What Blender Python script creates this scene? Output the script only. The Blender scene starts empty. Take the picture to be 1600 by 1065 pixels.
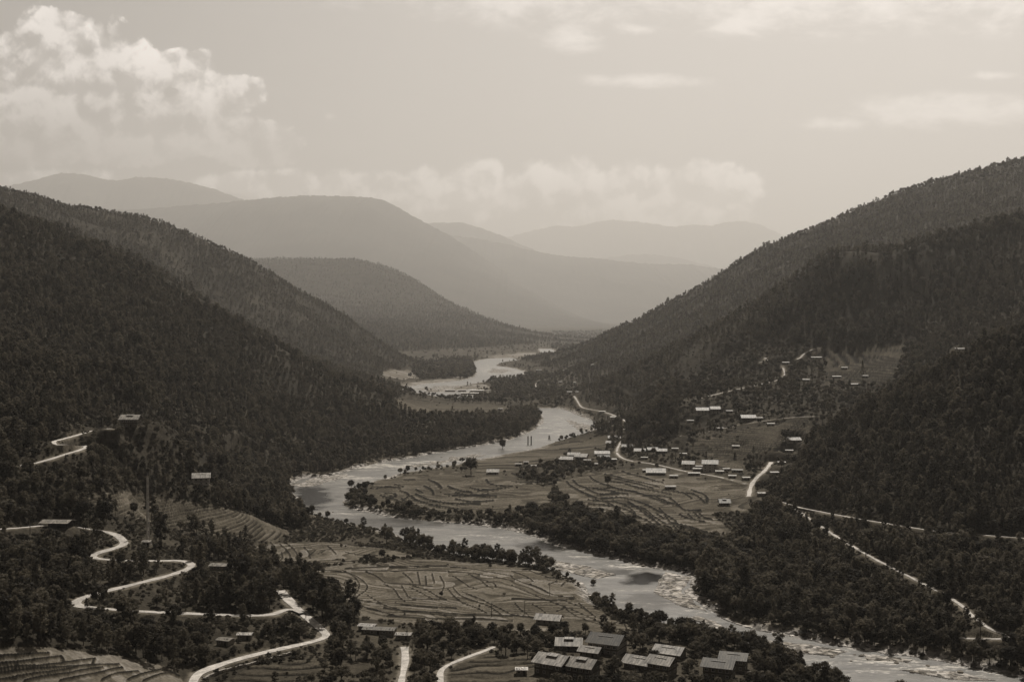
import bpy, math, random
import numpy as np
R = math.radians
rng = np.random.default_rng(7)
random.seed(7)
scene = bpy.context.scene
COL = scene.collection

# ------------------------------------------------------------------ camera, sky, sun, exposure
F, HC, PITCH = 2000.0, 180.0, math.atan(42.5 / 2000.0)
cd = bpy.data.cameras.new('camera'); cd.lens = 45.0; cd.sensor_width = 36.0
cd.clip_start = 1.0; cd.clip_end = 200000.0
cam = bpy.data.objects.new('camera', cd); COL.objects.link(cam)
cam.location = (0, 0, HC); cam.rotation_euler = (math.pi / 2 - PITCH, 0, 0)
scene.camera = cam
scene.view_settings.view_transform = 'Standard'; scene.view_settings.look = 'None'
scene.view_settings.exposure = 0.0; scene.view_settings.gamma = 1.0
scene.cycles.use_denoising = True
scene.cycles.max_bounces = 3; scene.cycles.diffuse_bounces = 1; scene.cycles.glossy_bounces = 2
scene.cycles.volume_bounces = 0; scene.cycles.transparent_max_bounces = 6
scene.cycles.caustics_reflective = False; scene.cycles.caustics_refractive = False

SUN_EL, SUN_AZ = R(52), R(14)          # high, ahead and a little to the right
S_SKY, S_SUN, HAZE = 0.065, 5.0, 0.000034
TINT = (1.0, 0.935, 0.885)

sl = bpy.data.lights.new('sun', 'SUN'); sl.energy = S_SUN; sl.angle = R(0.5); sl.color = (1.0, 0.95, 0.87)
so = bpy.data.objects.new('sun', sl); COL.objects.link(so)
from mathutils import Vector
sd = Vector((math.sin(SUN_AZ) * math.cos(SUN_EL), math.cos(SUN_AZ) * math.cos(SUN_EL), math.sin(SUN_EL)))
so.rotation_euler = (-sd).to_track_quat('-Z', 'Y').to_euler()


class NT:
    """small node helper"""
    def __init__(s, tree): s.t = tree; s.n = tree.nodes; s.l = tree.links
    def node(s, typ, **kw):
        nd = s.n.new(typ)
        for k, v in kw.items(): setattr(nd, k, v)
        return nd
    def put(s, sock, v):
        if isinstance(v, bpy.types.NodeSocket): s.l.new(v, sock)
        elif v is not None: sock.default_value = v
    def m(s, op, a, b=None, c=None, clamp=False):
        nd = s.node('ShaderNodeMath', operation=op); nd.use_clamp = clamp
        for i, v in enumerate((a, b, c)):
            if v is not None: s.put(nd.inputs[i], v)
        return nd.outputs[0]
    def vm(s, op, a, b=None):
        nd = s.node('ShaderNodeVectorMath', operation=op)
        s.put(nd.inputs[0], a)
        if b is not None: s.put(nd.inputs[1], b)
        return nd.outputs[0]
    def comb(s, x, y, z):
        nd = s.node('ShaderNodeCombineXYZ')
        for i, v in enumerate((x, y, z)): s.put(nd.inputs[i], v)
        return nd.outputs[0]
    def sep(s, v):
        nd = s.node('ShaderNodeSeparateXYZ'); s.put(nd.inputs[0], v); return nd.outputs
    def noise(s, vec, scale, detail=4, rough=.55, dist=0.0):
        nd = s.node('ShaderNodeTexNoise'); s.put(nd.inputs['Vector'], vec)
        nd.inputs['Scale'].default_value = scale; nd.inputs['Detail'].default_value = detail
        nd.inputs['Roughness'].default_value = rough; nd.inputs['Distortion'].default_value = dist
        return nd.outputs['Fac']
    def ramp(s, v, a, b, c=0.0, d=1.0):
        nd = s.node('ShaderNodeMapRange'); nd.interpolation_type = 'SMOOTHSTEP'
        for i, x in enumerate((v, a, b, c, d)): s.put(nd.inputs[i], x)
        return nd.outputs[0]
    def mixf(s, f, a, b):
        nd = s.node('ShaderNodeMix', data_type='FLOAT')
        s.put(nd.inputs[0], f); s.put(nd.inputs[2], a); s.put(nd.inputs[3], b); return nd.outputs[0]
    def tint(s, v, c):
        nd = s.node('ShaderNodeVectorMath', operation='SCALE')
        nd.inputs[0].default_value = c; s.put(nd.inputs['Scale'], v); return nd.outputs[0]


# ---- sky: Nishita luminance, toned warm, with cumulus and high cloud set by direction
wd = bpy.data.worlds.new('World'); scene.world = wd; wd.use_nodes = True
wd.cycles.sampling_method = 'MANUAL'; wd.cycles.sample_map_resolution = 256
w = NT(wd.node_tree); w.n.clear()
tc = w.node('ShaderNodeTexCoord').outputs['Generated']
sky = w.node('ShaderNodeTexSky', sky_type='NISHITA'); sky.sun_disc = False
sky.sun_elevation = SUN_EL; sky.sun_rotation = SUN_AZ
sky.air_density = 1.2; sky.dust_density = 3.0; sky.ozone_density = 1.0
bw = w.node('ShaderNodeRGBToBW'); w.l.new(sky.outputs[0], bw.inputs[0])
base = w.m('MULTIPLY', bw.outputs[0], 1.0)
X, Y, Z = w.sep(tc)
yy = w.m('MAXIMUM', Y, 0.05)
px = w.m('DIVIDE', X, yy); pz = w.m('DIVIDE', Z, yy)       # tangents of azimuth and elevation
P2 = w.comb(px, 0.0, pz)
warpn = w.noise(P2, 9.0, 3)
def ell(u, v, ru, rv, soft=1.0):
    """bump of height 1 centred at a direction; falls to 0 at its rim"""
    cx, cz = (u - 800) / F, (490 - v) / F
    a = w.m('DIVIDE', w.m('SUBTRACT', px, cx), ru / F)
    b = w.m('DIVIDE', w.m('SUBTRACT', pz, cz), rv / F)
    r = w.m('SQRT', w.m('ADD', w.m('MULTIPLY', a, a), w.m('MULTIPLY', b, b)))
    return w.m('SUBTRACT', 1.0, r)
def mx(vals):
    o = vals[0]
    for v in vals[1:]:
        nd = w.node('ShaderNodeMath', operation='SMOOTH_MAX'); w.put(nd.inputs[0], o); w.put(nd.inputs[1], v)
        nd.inputs[2].default_value = 0.25; o = nd.outputs[0]
    return o
def billow(vec, scale):
    wv = w.vm('ADD', vec, w.tint(w.m('SUBTRACT', w.noise(vec, scale * 1.6, 5), .5), (.03, 0, .03)))
    o = None
    for k, (mul, amp) in enumerate(((1.0, .50), (2.1, .27), (4.4, .14), (9.0, .07))):
        v1 = w.node('ShaderNodeTexVoronoi', feature='F1'); w.put(v1.inputs['Vector'], w.vm('ADD', wv, (3.1 * k, 0, 1.7 * k)))
        v1.inputs['Scale'].default_value = scale * mul
        t_ = w.m('MULTIPLY', w.m('SUBTRACT', 1.0, w.m('POWER', v1.outputs['Distance'], 1.5)), amp)
        o = t_ if o is None else w.m('ADD', o, t_)
    return w.m('ADD', w.m('MULTIPLY', o, .75), w.m('MULTIPLY', w.noise(vec, scale * 1.2, 9, .62), .5))
# big cumulus at upper left
blobs = mx([ell(105, 105, 110, 105), ell(35, 110, 80, 75), ell(180, 140, 95, 100), ell(60, 180, 130, 90),
            ell(282, 108, 66, 36), ell(355, 150, 66, 38), ell(290, 178, 60, 36), ell(400, 226, 75, 36), ell(330, 205, 80, 38),
            ell(215, 215, 95, 45), ell(110, 60, 60, 50)])
n1 = billow(P2, 22.0)
sh = w.vm('ADD', P2, (0.006, 0.0, 0.010))
n2 = billow(sh, 22.0)
dens = w.m('ADD', blobs, w.m('MULTIPLY', w.m('SUBTRACT', n1, .73), 1.5))
c1 = w.ramp(dens, .0, .13)
l1 = w.noise(P2, 11.0, 2, .5); l2 = w.noise(w.vm('ADD', P2, (0.016, 0.0, 0.022)), 11.0, 2, .5)
shade = w.m('ADD', w.m('MULTIPLY', w.ramp(w.m('SUBTRACT', n1, n2), -.10, .12), .85), w.m('MULTIPLY', w.ramp(w.m('SUBTRACT', l1, l2), -.11, .12), .3))
fade = w.ramp(pz, .118, .20)                                 # thins towards its hazy foot
c1 = w.m('MULTIPLY', c1, w.m('ADD', .22, w.m('MULTIPLY', fade, .78)))
# low bank of cumulus over the far ridges
low = mx([ell(740, 300, 120, 55), ell(895, 285, 95, 55), ell(1000, 320, 190, 70), ell(1110, 290, 90, 42), ell(560, 300, 130, 40),
          ell(60, 290, 160, 30), ell(420, 290, 120, 26)])
d2 = w.m('ADD', low, w.m('MULTIPLY', w.m('SUBTRACT', n1, .75), 1.4))
c2 = w.m('MULTIPLY', w.ramp(d2, .02, .28), w.m('ADD', .12, w.m('MULTIPLY', shade, 1.15)))
# thin streaked cloud high up and on the right
P3 = w.comb(px, 0.0, w.m('MULTIPLY', pz, 2.4))
n3 = w.m('ADD', w.m('MULTIPLY', w.noise(P3, 7.0, 9, .62, .5), .55), w.m('MULTIPLY', w.noise(P3, 26.0, 7, .65, .3), .45))
hi = mx([ell(760, -4, 330, 52), ell(1300, -4, 620, 74), ell(1480, 178, 190, 34), ell(1180, 42, 110, 20), ell(890, 62, 70, 26), ell(1000, 48, 60, 14),
         ell(1000, 128, 120, 14), ell(1310, 195, 70, 14), ell(515, 183, 18, 10), ell(1550, 120, 60, 10)])
d3 = w.m('ADD', w.m('MULTIPLY', hi, .8), w.m('MULTIPLY', w.m('SUBTRACT', n3, .49), 4.2))
c3 = w.m('MULTIPLY', w.m('MULTIPLY', w.ramp(d3, .0, 1.0), w.ramp(hi, -.25, .35)), .75)
front = w.ramp(Y, .3, .6)
# brighter air towards the right and the sun's side
side = w.m('ADD', .99, w.m('MULTIPLY', px, .55))
side = w.mixf(front, 1.0, side)
basef = w.m('MULTIPLY', base, side)
# sky overhead and behind the camera dimmed, to cut fill light and deepen shadows
deep = w.m('MULTIPLY', w.m('SUBTRACT', 1.0, w.m('MULTIPLY', w.ramp(Z, .27, .6), .85)), w.m('ADD', .25, w.m('MULTIPLY', w.ramp(Y, -.2, .75), .75)))
basef = w.m('MULTIPLY', basef, deep)
basef = w.m('MULTIPLY', basef, w.m('ADD', .96, w.m('MULTIPLY', warpn, .08)))
gain1 = w.m('MULTIPLY', w.m('MULTIPLY', c1, front), w.m('ADD', .15, w.m('MULTIPLY', shade, 2.7)))
gain2 = w.m('MULTIPLY', w.m('MULTIPLY', c2, front), 1.45)
gain3 = w.m('MULTIPLY', w.m('MULTIPLY', c3, front), 1.7)
gain = w.m('ADD', w.m('ADD', gain1, gain2), gain3)
lum = w.m('ADD', basef, w.m('MULTIPLY', gain, 4.2))
bg = w.node('ShaderNodeBackground'); w.put(bg.inputs[0], w.tint(lum, TINT)); bg.inputs[1].default_value = S_SKY
wo = w.node('ShaderNodeOutputWorld'); w.l.new(bg.outputs[0], wo.inputs[0])

# ------------------------------------------------------------------ object helpers
def tag(o, label=None, cat=None, group=None, kind=None):
    for k, v in (('label', label), ('category', cat), ('group', group), ('kind', kind)):
        if v: o[k] = v
    return o
def empty(name, loc, rz=0.0):
    o = bpy.data.objects.new(name, None); COL.objects.link(o)
    o.location = loc; o.rotation_euler = (0, 0, rz); o.empty_display_size = 1; return o
def link(name, me, parent=None):
    o = bpy.data.objects.new(name, me)
    COL.objects.link(o)
    if parent: o.parent = parent
    return o
class MB:
    """collects boxes, bars and sheets and builds them as one mesh"""
    def __init__(s): s.v = []; s.f = []
    def poly(s, vs, fs):
        b = len(s.v); s.v += [tuple(p) for p in vs]; s.f += [tuple(i + b for i in f) for f in fs]; return s
    def box(s, cx, cy, z0, lx, ly, lz, rz=0.0):
        c, q = math.cos(rz), math.sin(rz); vs = []
        for z in (z0, z0 + lz):
            for a, b in ((-1, -1), (1, -1), (1, 1), (-1, 1)):
                x, y = a * lx / 2, b * ly / 2
                vs.append((cx + x * c - y * q, cy + x * q + y * c, z))
        return s.poly(vs, [(3, 2, 1, 0), (4, 5, 6, 7), (0, 1, 5, 4), (1, 2, 6, 5), (2, 3, 7, 6), (3, 0, 4, 7)])
    def bar(s, p, q, r0, r1=None, n=6):
        r1 = r0 if r1 is None else r1
        p, q = Vector(p), Vector(q); d = (q - p)
        if d.length < 1e-6: return s
        a = d.orthogonal().normalized(); b = d.normalized().cross(a); vs = []
        for c, r in ((p, r0), (q, r1)):
            for i in range(n):
                t = 2 * math.pi * i / n
                vs.append(c + (a * math.cos(t) + b * math.sin(t)) * r)
        fs = [(i, (i + 1) % n, n + (i + 1) % n, n + i) for i in range(n)] + [tuple(range(n))[::-1], tuple(range(n, 2 * n))]
        return s.poly(vs, fs)
    def mesh(s, name, mat):
        me = bpy.data.meshes.new(name); me.from_pydata(s.v, [], s.f); me.materials.append(mat); me.update(); return me
    def build(s, name, mat, parent=None): return link(name, s.mesh(name, mat), parent)
def grid_mesh(name, V, nr, nc, mat, smooth=True):
    idx = np.arange(nr * nc, dtype=np.int32).reshape(nr, nc)
    q = np.stack([idx[:-1, :-1], idx[:-1, 1:], idx[1:, 1:], idx[1:, :-1]], -1).reshape(-1, 4)
    return raw_mesh(name, V, q, mat, smooth)
def raw_mesh(name, V, q, mat, smooth=True):
    me = bpy.data.meshes.new(name); k = q.shape[1]
    me.vertices.add(len(V)); me.vertices.foreach_set('co', np.asarray(V, np.float32).ravel())
    me.loops.add(q.size); me.loops.foreach_set('vertex_index', q.astype(np.int32).ravel())
    me.polygons.add(len(q)); me.polygons.foreach_set('loop_start', np.arange(0, q.size, k, dtype=np.int32))
    me.polygons.foreach_set('use_smooth', np.full(len(q), smooth))
    me.update(calc_edges=True); me.materials.append(mat); return me
def mat(name): 
    m_ = bpy.data.materials.new(name); m_.use_nodes = True; t = NT(m_.node_tree); t.n.clear()
    b = t.node('ShaderNodeBsdfPrincipled'); o = t.node('ShaderNodeOutputMaterial'); t.l.new(b.outputs[0], o.inputs[0])
    b.inputs['Specular IOR Level'].default_value = 0.15; b.inputs['Roughness'].default_value = .9
    return m_, t, b
SEP = (1.0, .85, .63)                                         # the print's warm tone in its darks
def sep_of(a): f = min(1, max(0, (a - .05) / .3)); return (1.0, .85 + .075 * f, .63 + .21 * f)
def simple(name, alb, rough=.85, var=.35, scale=.6, spec=.15, stretch=None, metal=0.0):
    m_, t, b = mat(name); b.inputs['Roughness'].default_value = rough; b.inputs['Specular IOR Level'].default_value = spec
    b.inputs['Metallic'].default_value = metal
    c = t.node('ShaderNodeTexCoord').outputs['Object']
    if stretch: c = t.vm('MULTIPLY', c, stretch)
    n = t.m('ADD', t.m('MULTIPLY', t.noise(c, scale, 5, .6), .6), t.m('MULTIPLY', t.noise(c, scale * 6, 3, .6), .4))
    v = t.m('MULTIPLY', t.ramp(n, .3, .7, 1 - var, 1 + var), alb)
    oi = t.node('ShaderNodeObjectInfo').outputs['Random']
    v = t.m('MULTIPLY', v, t.m('ADD', .9, t.m('MULTIPLY', oi, .2)))
    t.put(b.inputs['Base Color'], t.tint(v, sep_of(alb))); return m_

# ------------------------------------------------------------------ noise and geometry in numpy
def _hash(i, j, s):
    h = (i.astype(np.int64) * 374761393 + j.astype(np.int64) * 668265263 + s * 974634777) & 0xffffffff
    h = ((h ^ (h >> 13)) * 1274126177) & 0xffffffff
    return ((h ^ (h >> 16)) & 0xffff) / 65535.0
def vnoise(x, y, s=0):
    i, j = np.floor(x), np.floor(y); fx, fy = x - i, y - j
    fx, fy = fx * fx * (3 - 2 * fx), fy * fy * (3 - 2 * fy)
    i, j = i.astype(np.int64), j.astype(np.int64)
    a = _hash(i, j, s) * (1 - fx) + _hash(i + 1, j, s) * fx
    b = _hash(i, j + 1, s) * (1 - fx) + _hash(i + 1, j + 1, s) * fx
    return a * (1 - fy) + b * fy
def fbm(x, y, sc, o=4, s=0):
    r = 0; a = .5; t = 0
    for k in range(o):
        r = r + a * vnoise(x / sc * 2 ** k + 17.3 * k, y / sc * 2 ** k - 9.1 * k, s + k); t += a; a *= .5
    return r / t
def sst(a, b, x):
    t = np.clip((x - a) / (b - a), 0, 1); return t * t * (3 - 2 * t)
CP, SP = math.cos(PITCH), math.sin(PITCH)
def p2w(u, v, D):
    a = (u - 800) / F; b = (532.5 - v) / F
    y = CP + b * SP; z = -SP + b * CP; t = D / y
    return a * t, D, HC + z * t
def p2z(u, v, z0):
    b = (532.5 - v) / F; y = CP + b * SP; z = -SP + b * CP
    D = (z0 - HC) / z * y
    return p2w(u, v, D)
def w2p(x, y, z):
    zz = z - HC; dep = y * CP - zz * SP; up = y * SP + zz * CP
    return 800 + F * x / dep, 532.5 - F * up / dep
def pip(px_, py_, poly):
    ins = np.zeros(px_.shape, bool); n = len(poly)
    for k in range(n):
        x1, y1 = poly[k]; x2, y2 = poly[(k + 1) % n]
        if y1 == y2: continue
        c = ((y1 > py_) != (y2 > py_)) & (px_ < (x2 - x1) * (py_ - y1) / (y2 - y1) + x1)
        ins ^= c
    return ins

# ------------------------------------------------------------------ terrain control points
ptsD = """
-200 250 2000;0 331 1900;100 371 1900;200 416 1900;300 466 1900;370 498 1920;440 532 1950;520 582 2050;600 632 2200
0 450 1500;0 560 1200;-200 500 1100;-200 700 800;200 520 1500;200 590 1180;350 590 1650;350 650 1420;450 640 1750;430 715 1440;100 560 1280;100 630 1050;280 520 1650;530 660 1800
85 350 2120;160 382 2160;240 417 2220;350 485 2350;450 550 2600;560 594 3100
-200 265 3500;0 294 3650;100 322 3680;230 338 3740;280 355 3800;330 380 3870;390 407 3950;440 434 4030;490 465 4120;540 495 4200;590 532 4250;640 565 4250
600 575 3900;560 560 3550
200 425 12500;430 420 12500;540 417 12600;590 427 12400;640 437 12000;700 467 11000;760 492 9800;810 517 8300;850 541 6600
500 500 8600;600 500 8600;700 520 7400;640 470 10000;500 460 10500
1800 205 4100;1600 256 4100;1540 278 4050;1480 284 4000;1420 293 3950;1380 309 3920;1340 328 3900;1290 349 3900;1250 365 3930;1200 384 3980;1150 413 4040;1100 446 4100;1060 468 4180;1000 496 4280;950 518 4420;900 545 4620;870 561 4900
1800 305 1900;1600 338 1950;1500 361 2000;1440 377 2000;1400 386 2000;1340 390 2020;1290 392 2050;1250 424 2080;1200 455 2120;1130 502 2200;1050 540 2300;960 588 2500;900 616 2700
1500 330 3300;1300 390 3200;1100 475 3500;1000 530 3350;930 570 3700
1060 600 1950;1060 560 2080;1150 560 1950;1150 600 1800;1200 500 2000;1250 560 1850;1300 590 1750;1350 560 1800;1400 600 1600;1400 480 1900;1550 450 1800;1500 545 1600
1105 645 1600;1170 655 1550;1065 680 1500;1160 665 1520;1250 652 1480;1250 700 1350;1110 712 1450;1050 640 1640;1010 655 1680;1000 690 1650;1060 626 1750;1200 598 1720
1750 430 1050;1600 508 1080;1540 535 1100;1480 560 1120;1430 590 1145;1380 615 1165;1330 648 1190;1280 680 1210;1250 708 1235;1238 745 1230
1500 700 990;1600 700 960;1600 600 1030;1400 700 1060;1300 735 1130;1700 700 940;1500 780 920;1600 780 890;1380 760 1010
-300 900 600;-300 700 900;1900 900 600;1900 700 700;-500 600 1300;2100 500 1200
"""
ptsZ = """
0 1065 30;150 1065 24;300 1065 12;450 1065 10;600 1065 8;700 1065 8;850 1065 8;1000 1065 8;1150 1065 5;1250 1062 3
0 1000 42;200 1000 24;380 1000 17;510 995 12;640 1000 9;800 1000 8;950 1000 7;1080 1000 4
0 940 50;120 940 34;300 957 25;450 955 18;560 960 11;700 970 8;400 1023 13;475 955 17;440 925 19;300 886 31;300 878 32;140 866 41;195 845 42;160 830 45;0 825 60;85 820 52;0 760 75;0 720 85;75 692 94;172 669 95;200 664 95;250 690 80;150 712 80;200 690 84;250 665 93;130 700 88;60 725 83
130 780 45;230 815 34;330 790 22;400 810 14;450 830 7;312 755 32;400 760 22;200 720 62;300 700 50;230 852 36;360 890 22;420 860 8;250 770 38
480 737 2;560 722 3;650 703 3;740 688 3;640 650 2;700 650 2;780 650 2;840 650 2;820 665 2
520 860 6;600 860 5;600 880 7;500 900 9;700 890 7;800 900 7;900 925 5;930 960 6;800 950 8;650 930 9;700 860 3;800 870 3;560 830 2;620 840 2;880 960 7;980 985 5
800 725 4;900 695 4;700 735 4;620 765 3;700 800 3;800 805 4;850 760 6;950 760 10;1050 780 9;1130 800 9;1150 850 4;1000 830 6;900 820 4;1190 860 8;1100 880 3;1250 900 8;1120 925 2;1200 970 3;1350 995 3;1500 1015 4;1620 1045 5
600 790 3;650 755 4;760 760 6;1077 728 13;1025 742 11;960 718 8;1110 733 14;1170 742 18;1200 728 22;1175 765 14;900 715 7;940 700 7;960 690 8;1000 705 12;1040 702 14;1140 780 12;1210 700 30
1232 788 18;1330 808 27;1400 820 26.5;1470 831 28;1565 838 30;1280 820 17;1360 870 18.5;1440 910 16;1508 948 15;1583 997 15;1490 997 8;1600 950 20;1600 880 26;1300 950 6;1420 960 8
905 635 5;960 652 6;885 610 3;880 590 4;868 572 4;700 622 1;800 622 2;840 600 4;620 606 1;780 600 1;760 573 1;700 570 1;640 558 2;750 553 2;860 551 1;650 585 1;690 575 1;830 572 3;800 640 2;640 632 2
-200 1300 30;300 1300 10;800 1300 5;1400 1300 2;1900 1200 2;-300 1100 45;1700 1090 3;1850 1150 3
"""
C = []
def rd(s):
    return [tuple(float(a) for a in q.split()) for ln in s.strip().splitlines() for q in ln.split(';') if q.strip()]
for li, ln in enumerate(ptsD.strip().splitlines()):
    q = [tuple(map(float, a.split())) for a in ln.split(';')]; low = 0
    if li in (0, 2, 3, 5, 7, 8, 12):                          # a crest: fill in between its points
        q2 = [q[0]]; low = 7
        for a, b in zip(q[:-1], q[1:]): q2 += [tuple(a[k] * (1 - f) + b[k] * f for k in range(3)) for f in (.25, .5, .75, 1)]
        q = q2
    for u, v, D in q:
        x, y, z = p2w(u, v, D); C.append((x, y, max(1.5, z - low)))
for u, v, z in rd(ptsZ): C.append(p2z(u, v, z))
def addback(line_no, frac, drop):
    q = [tuple(map(float, a.split())) for a in ptsD.strip().splitlines()[line_no].split(';')]; q2 = [q[0]]
    for a, b in zip(q[:-1], q[1:]): q2 += [tuple(a[k] * (1 - f) + b[k] * f for k in range(3)) for f in (.5, 1)]
    for u, v, D in q2:
        x, y, z = p2w(u, v, D)
        k = 1 + frac; C.append((x * k, y * k, max(1.0, z - D * frac * drop)))
addback(0, .09, .55); addback(2, .05, .35); addback(3, .12, .45); addback(5, .1, .35); addback(7, .16, .4); addback(8, .06, .35); addback(12, .10, .45)
for x, y, z in ((0, 40, 160), (-220, 40, 150), (220, 40, 150), (0, 250, 55), (-260, 250, 60), (260, 250, 50), (-900, 100, 160), (900, 100, 150),
                (-3500, 3500, 500), (3800, 3500, 600), (-3000, 6500, 500), (3500, 6500, 500), (1500, 9000, 60), (300, 9500, 0), (300, 8000, 0), (600, 13000, 0), (-2500, 16000, 0), (2500, 13000, 100), (700, 7000, 4),
                (-6000, 12000, 300), (3500, 9000, 300), (2500, 5000, 500), (-2600, 5000, 400), (-2500, 1500, 500), (2500, 1500, 500), (1200, 5500, 150)):
    C.append((x, y, z))
C = np.array(C); C = C[np.unique(np.round(C[:, :2], 1), axis=0, return_index=True)[1]]
NC = len(C)
def kern(dx, dy): return np.sqrt(dx * dx + dy * dy + 25.0)
Kp = kern(C[:, 0][:, None] - C[:, 0], C[:, 1][:, None] - C[:, 1])
Am = np.zeros((NC + 1, NC + 1)); Am[:NC, :NC] = Kp; Am[:NC, NC] = 1; Am[NC, :NC] = 1
Wt = np.linalg.solve(Am, np.append(C[:, 2], 0))
def rbf(x, y):
    o = np.empty(x.size); xf, yf = x.ravel(), y.ravel()
    for k in range(0, x.size, 20000):
        s_ = slice(k, k + 20000)
        o[s_] = kern(xf[s_, None] - C[:, 0], yf[s_, None] - C[:, 1]) @ Wt[:NC] + Wt[NC]
    return o.reshape(x.shape)

# sheet rows by distance, columns by bearing
rows = list(np.arange(25, 300, 18)) + list(np.arange(300, 480, 4))
d = 480.0
while d < 4500: rows.append(d); d += min(7.5, max(.95, d * d / 360000 * (.42 if d < 1650 else .8)))
while d < 13500: rows.append(d); d *= 1.0035
while d < 70000: rows.append(d); d *= 1.03
DR = np.array(rows)
inner = np.arange(-.43, .4301, .00068)
side_ = .43 + np.cumsum(.0012 * 1.075 ** np.arange(62))
AC = np.concatenate([-side_[::-1], inner, side_])
NR_, NCOL = len(DR), len(AC)
ri = np.unique(np.append(np.arange(0, NR_, 4), NR_ - 1)); ci = np.unique(np.append(np.arange(0, NCOL, 4), NCOL - 1))
ax, dr = np.meshgrid(AC[ci], DR[ri])
zc = rbf(ax * dr, dr)
def up(arr, src, n, axis):
    t = np.interp(np.arange(n), src, np.arange(len(src))); i0 = np.minimum(t.astype(int), len(src) - 2); fr = t - i0
    a = np.take(arr, i0, axis); b = np.take(arr, i0 + 1, axis)
    fr = fr[:, None] if axis == 0 else fr[None, :]
    return a * (1 - fr) + b * fr
Zg = up(up(zc, ri, NR_, 0), ci, NCOL, 1)
AG, DG = np.meshgrid(AC, DR); XG = AG * DG
hill = sst(25, 110, Zg)
Zg = Zg + hill * ((fbm(XG, DG, 260, 4, 3) - .5) * 16 + (np.abs(fbm(XG, DG, 140, 3, 9) - .5) * -36 + 5)) * np.clip(DG / 2000, .5, 1.0)
Zg = Zg + hill * sst(5200, 8000, DG) * (np.abs(fbm(XG, DG * .6, 1500, 4, 23) - .5) * -110 + 15)
Zg = np.where(DG > 14000, Zg * (1 - sst(14000, 17000, DG)), Zg)
Zg = np.maximum(Zg, .8)
def look(x, y, arr=None):
    arr = Zg if arr is None else arr
    a = np.interp(x / np.maximum(y, 1), AC, np.arange(NCOL)); r = np.interp(y, DR, np.arange(NR_))
    i = np.clip(r.astype(int), 0, NR_ - 2); j = np.clip(a.astype(int), 0, NCOL - 2); fi, fj = r - i, a - j
    return (arr[i, j] * (1 - fi) * (1 - fj) + arr[i + 1, j] * fi * (1 - fj) + arr[i, j + 1] * (1 - fi) * fj + arr[i + 1, j + 1] * fi * fj)
MARCH = np.exp(np.linspace(math.log(380), math.log(9500), 2200))
def hit(uv):
    """where the view through a photo pixel meets the ground"""
    uv = np.atleast_2d(np.array(uv, float)); out = []
    for u, v in uv:
        x, y, z = p2w(u, v, MARCH); g = look(x, y) - z
        k = np.argmax(g > 0)
        if g[k] <= 0: k = np.argmin(np.abs(g)); 
        if k > 0 and g[k] > 0:
            t = g[k - 1] / (g[k - 1] - g[k]); D = MARCH[k - 1] + t * (MARCH[k] - MARCH[k - 1])
        else: D = MARCH[k]
        x, y, z = p2w(u, v, D); out.append((float(x), float(y), float(look(np.array(x), np.array(y)))))
    return np.array(out)

# ------------------------------------------------------------------ river course
def P(s): return [tuple(float(a) for a in q.split()) for q in s.split(';')]
RA_L = P("835 637;849 648;850 661;830 675;790 690;740 698;690 706;640 716;590 723;545 735;520 743;480 746;457 753;455 766;470 790;490 806;540 818;585 826;622 836;650 852;700 866;760 876;830 886;872 895;905 908;926 925;940 946;965 955;1005 966;1060 978;1110 992;1160 1010;1230 1032;1290 1055;1340 1085")
RA_R = P("865 637;885 641;908 652;948 664;962 675;950 683;905 684;872 690;835 701;785 710;733 720;690 730;640 736;600 746;572 756;556 766;538 778;530 788;548 797;585 802;620 809;680 815;740 819;790 826;822 833;860 849;910 863;960 873;1000 883;1040 890;1080 897;1088 906;1072 925;1090 945;1120 960;1150 975;1200 988;1260 1000;1330 1012;1400 1022;1480 1035;1540 1046;1600 1058;1720 1090")
RB_L = P("800 559;760 560;738 566;742 576;748 586;722 595;680 598;640 603;612 612;622 621;690 622;745 622")
RB_R = P("812 563;790 566;768 571;800 574;824 583;800 590;760 596;715 603;680 608;655 613;690 612;745 607")
RC_L = P("842 545;845 549;848 555"); RC_R = P("860 545;868 549;872 555")
def wpl(pl): return np.array([p2z(u, v, 0.0)[:2] for u, v in pl])
def smooth(pl, step):
    pl = np.array(pl, float); o = [pl[0]]
    for _ in range(2):
        q = [pl[0]]
        for a, b in zip(pl[:-1], pl[1:]): q += [a * .75 + b * .25, a * .25 + b * .75]
        q.append(pl[-1]); pl = np.array(q)
    s = np.append(0, np.cumsum(np.linalg.norm(np.diff(pl[:, :2], axis=0), axis=1))); n = max(3, int(s[-1] / step))
    t = np.linspace(0, s[-1], n)
    return np.stack([np.interp(t, s, pl[:, k]) for k in range(pl.shape[1])], 1)
rivers = [(smooth(wpl(a), 6), smooth(wpl(b), 6)) for a, b in ((RA_L, RA_R), (RB_L, RB_R), (RC_L, RC_R))]
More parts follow.
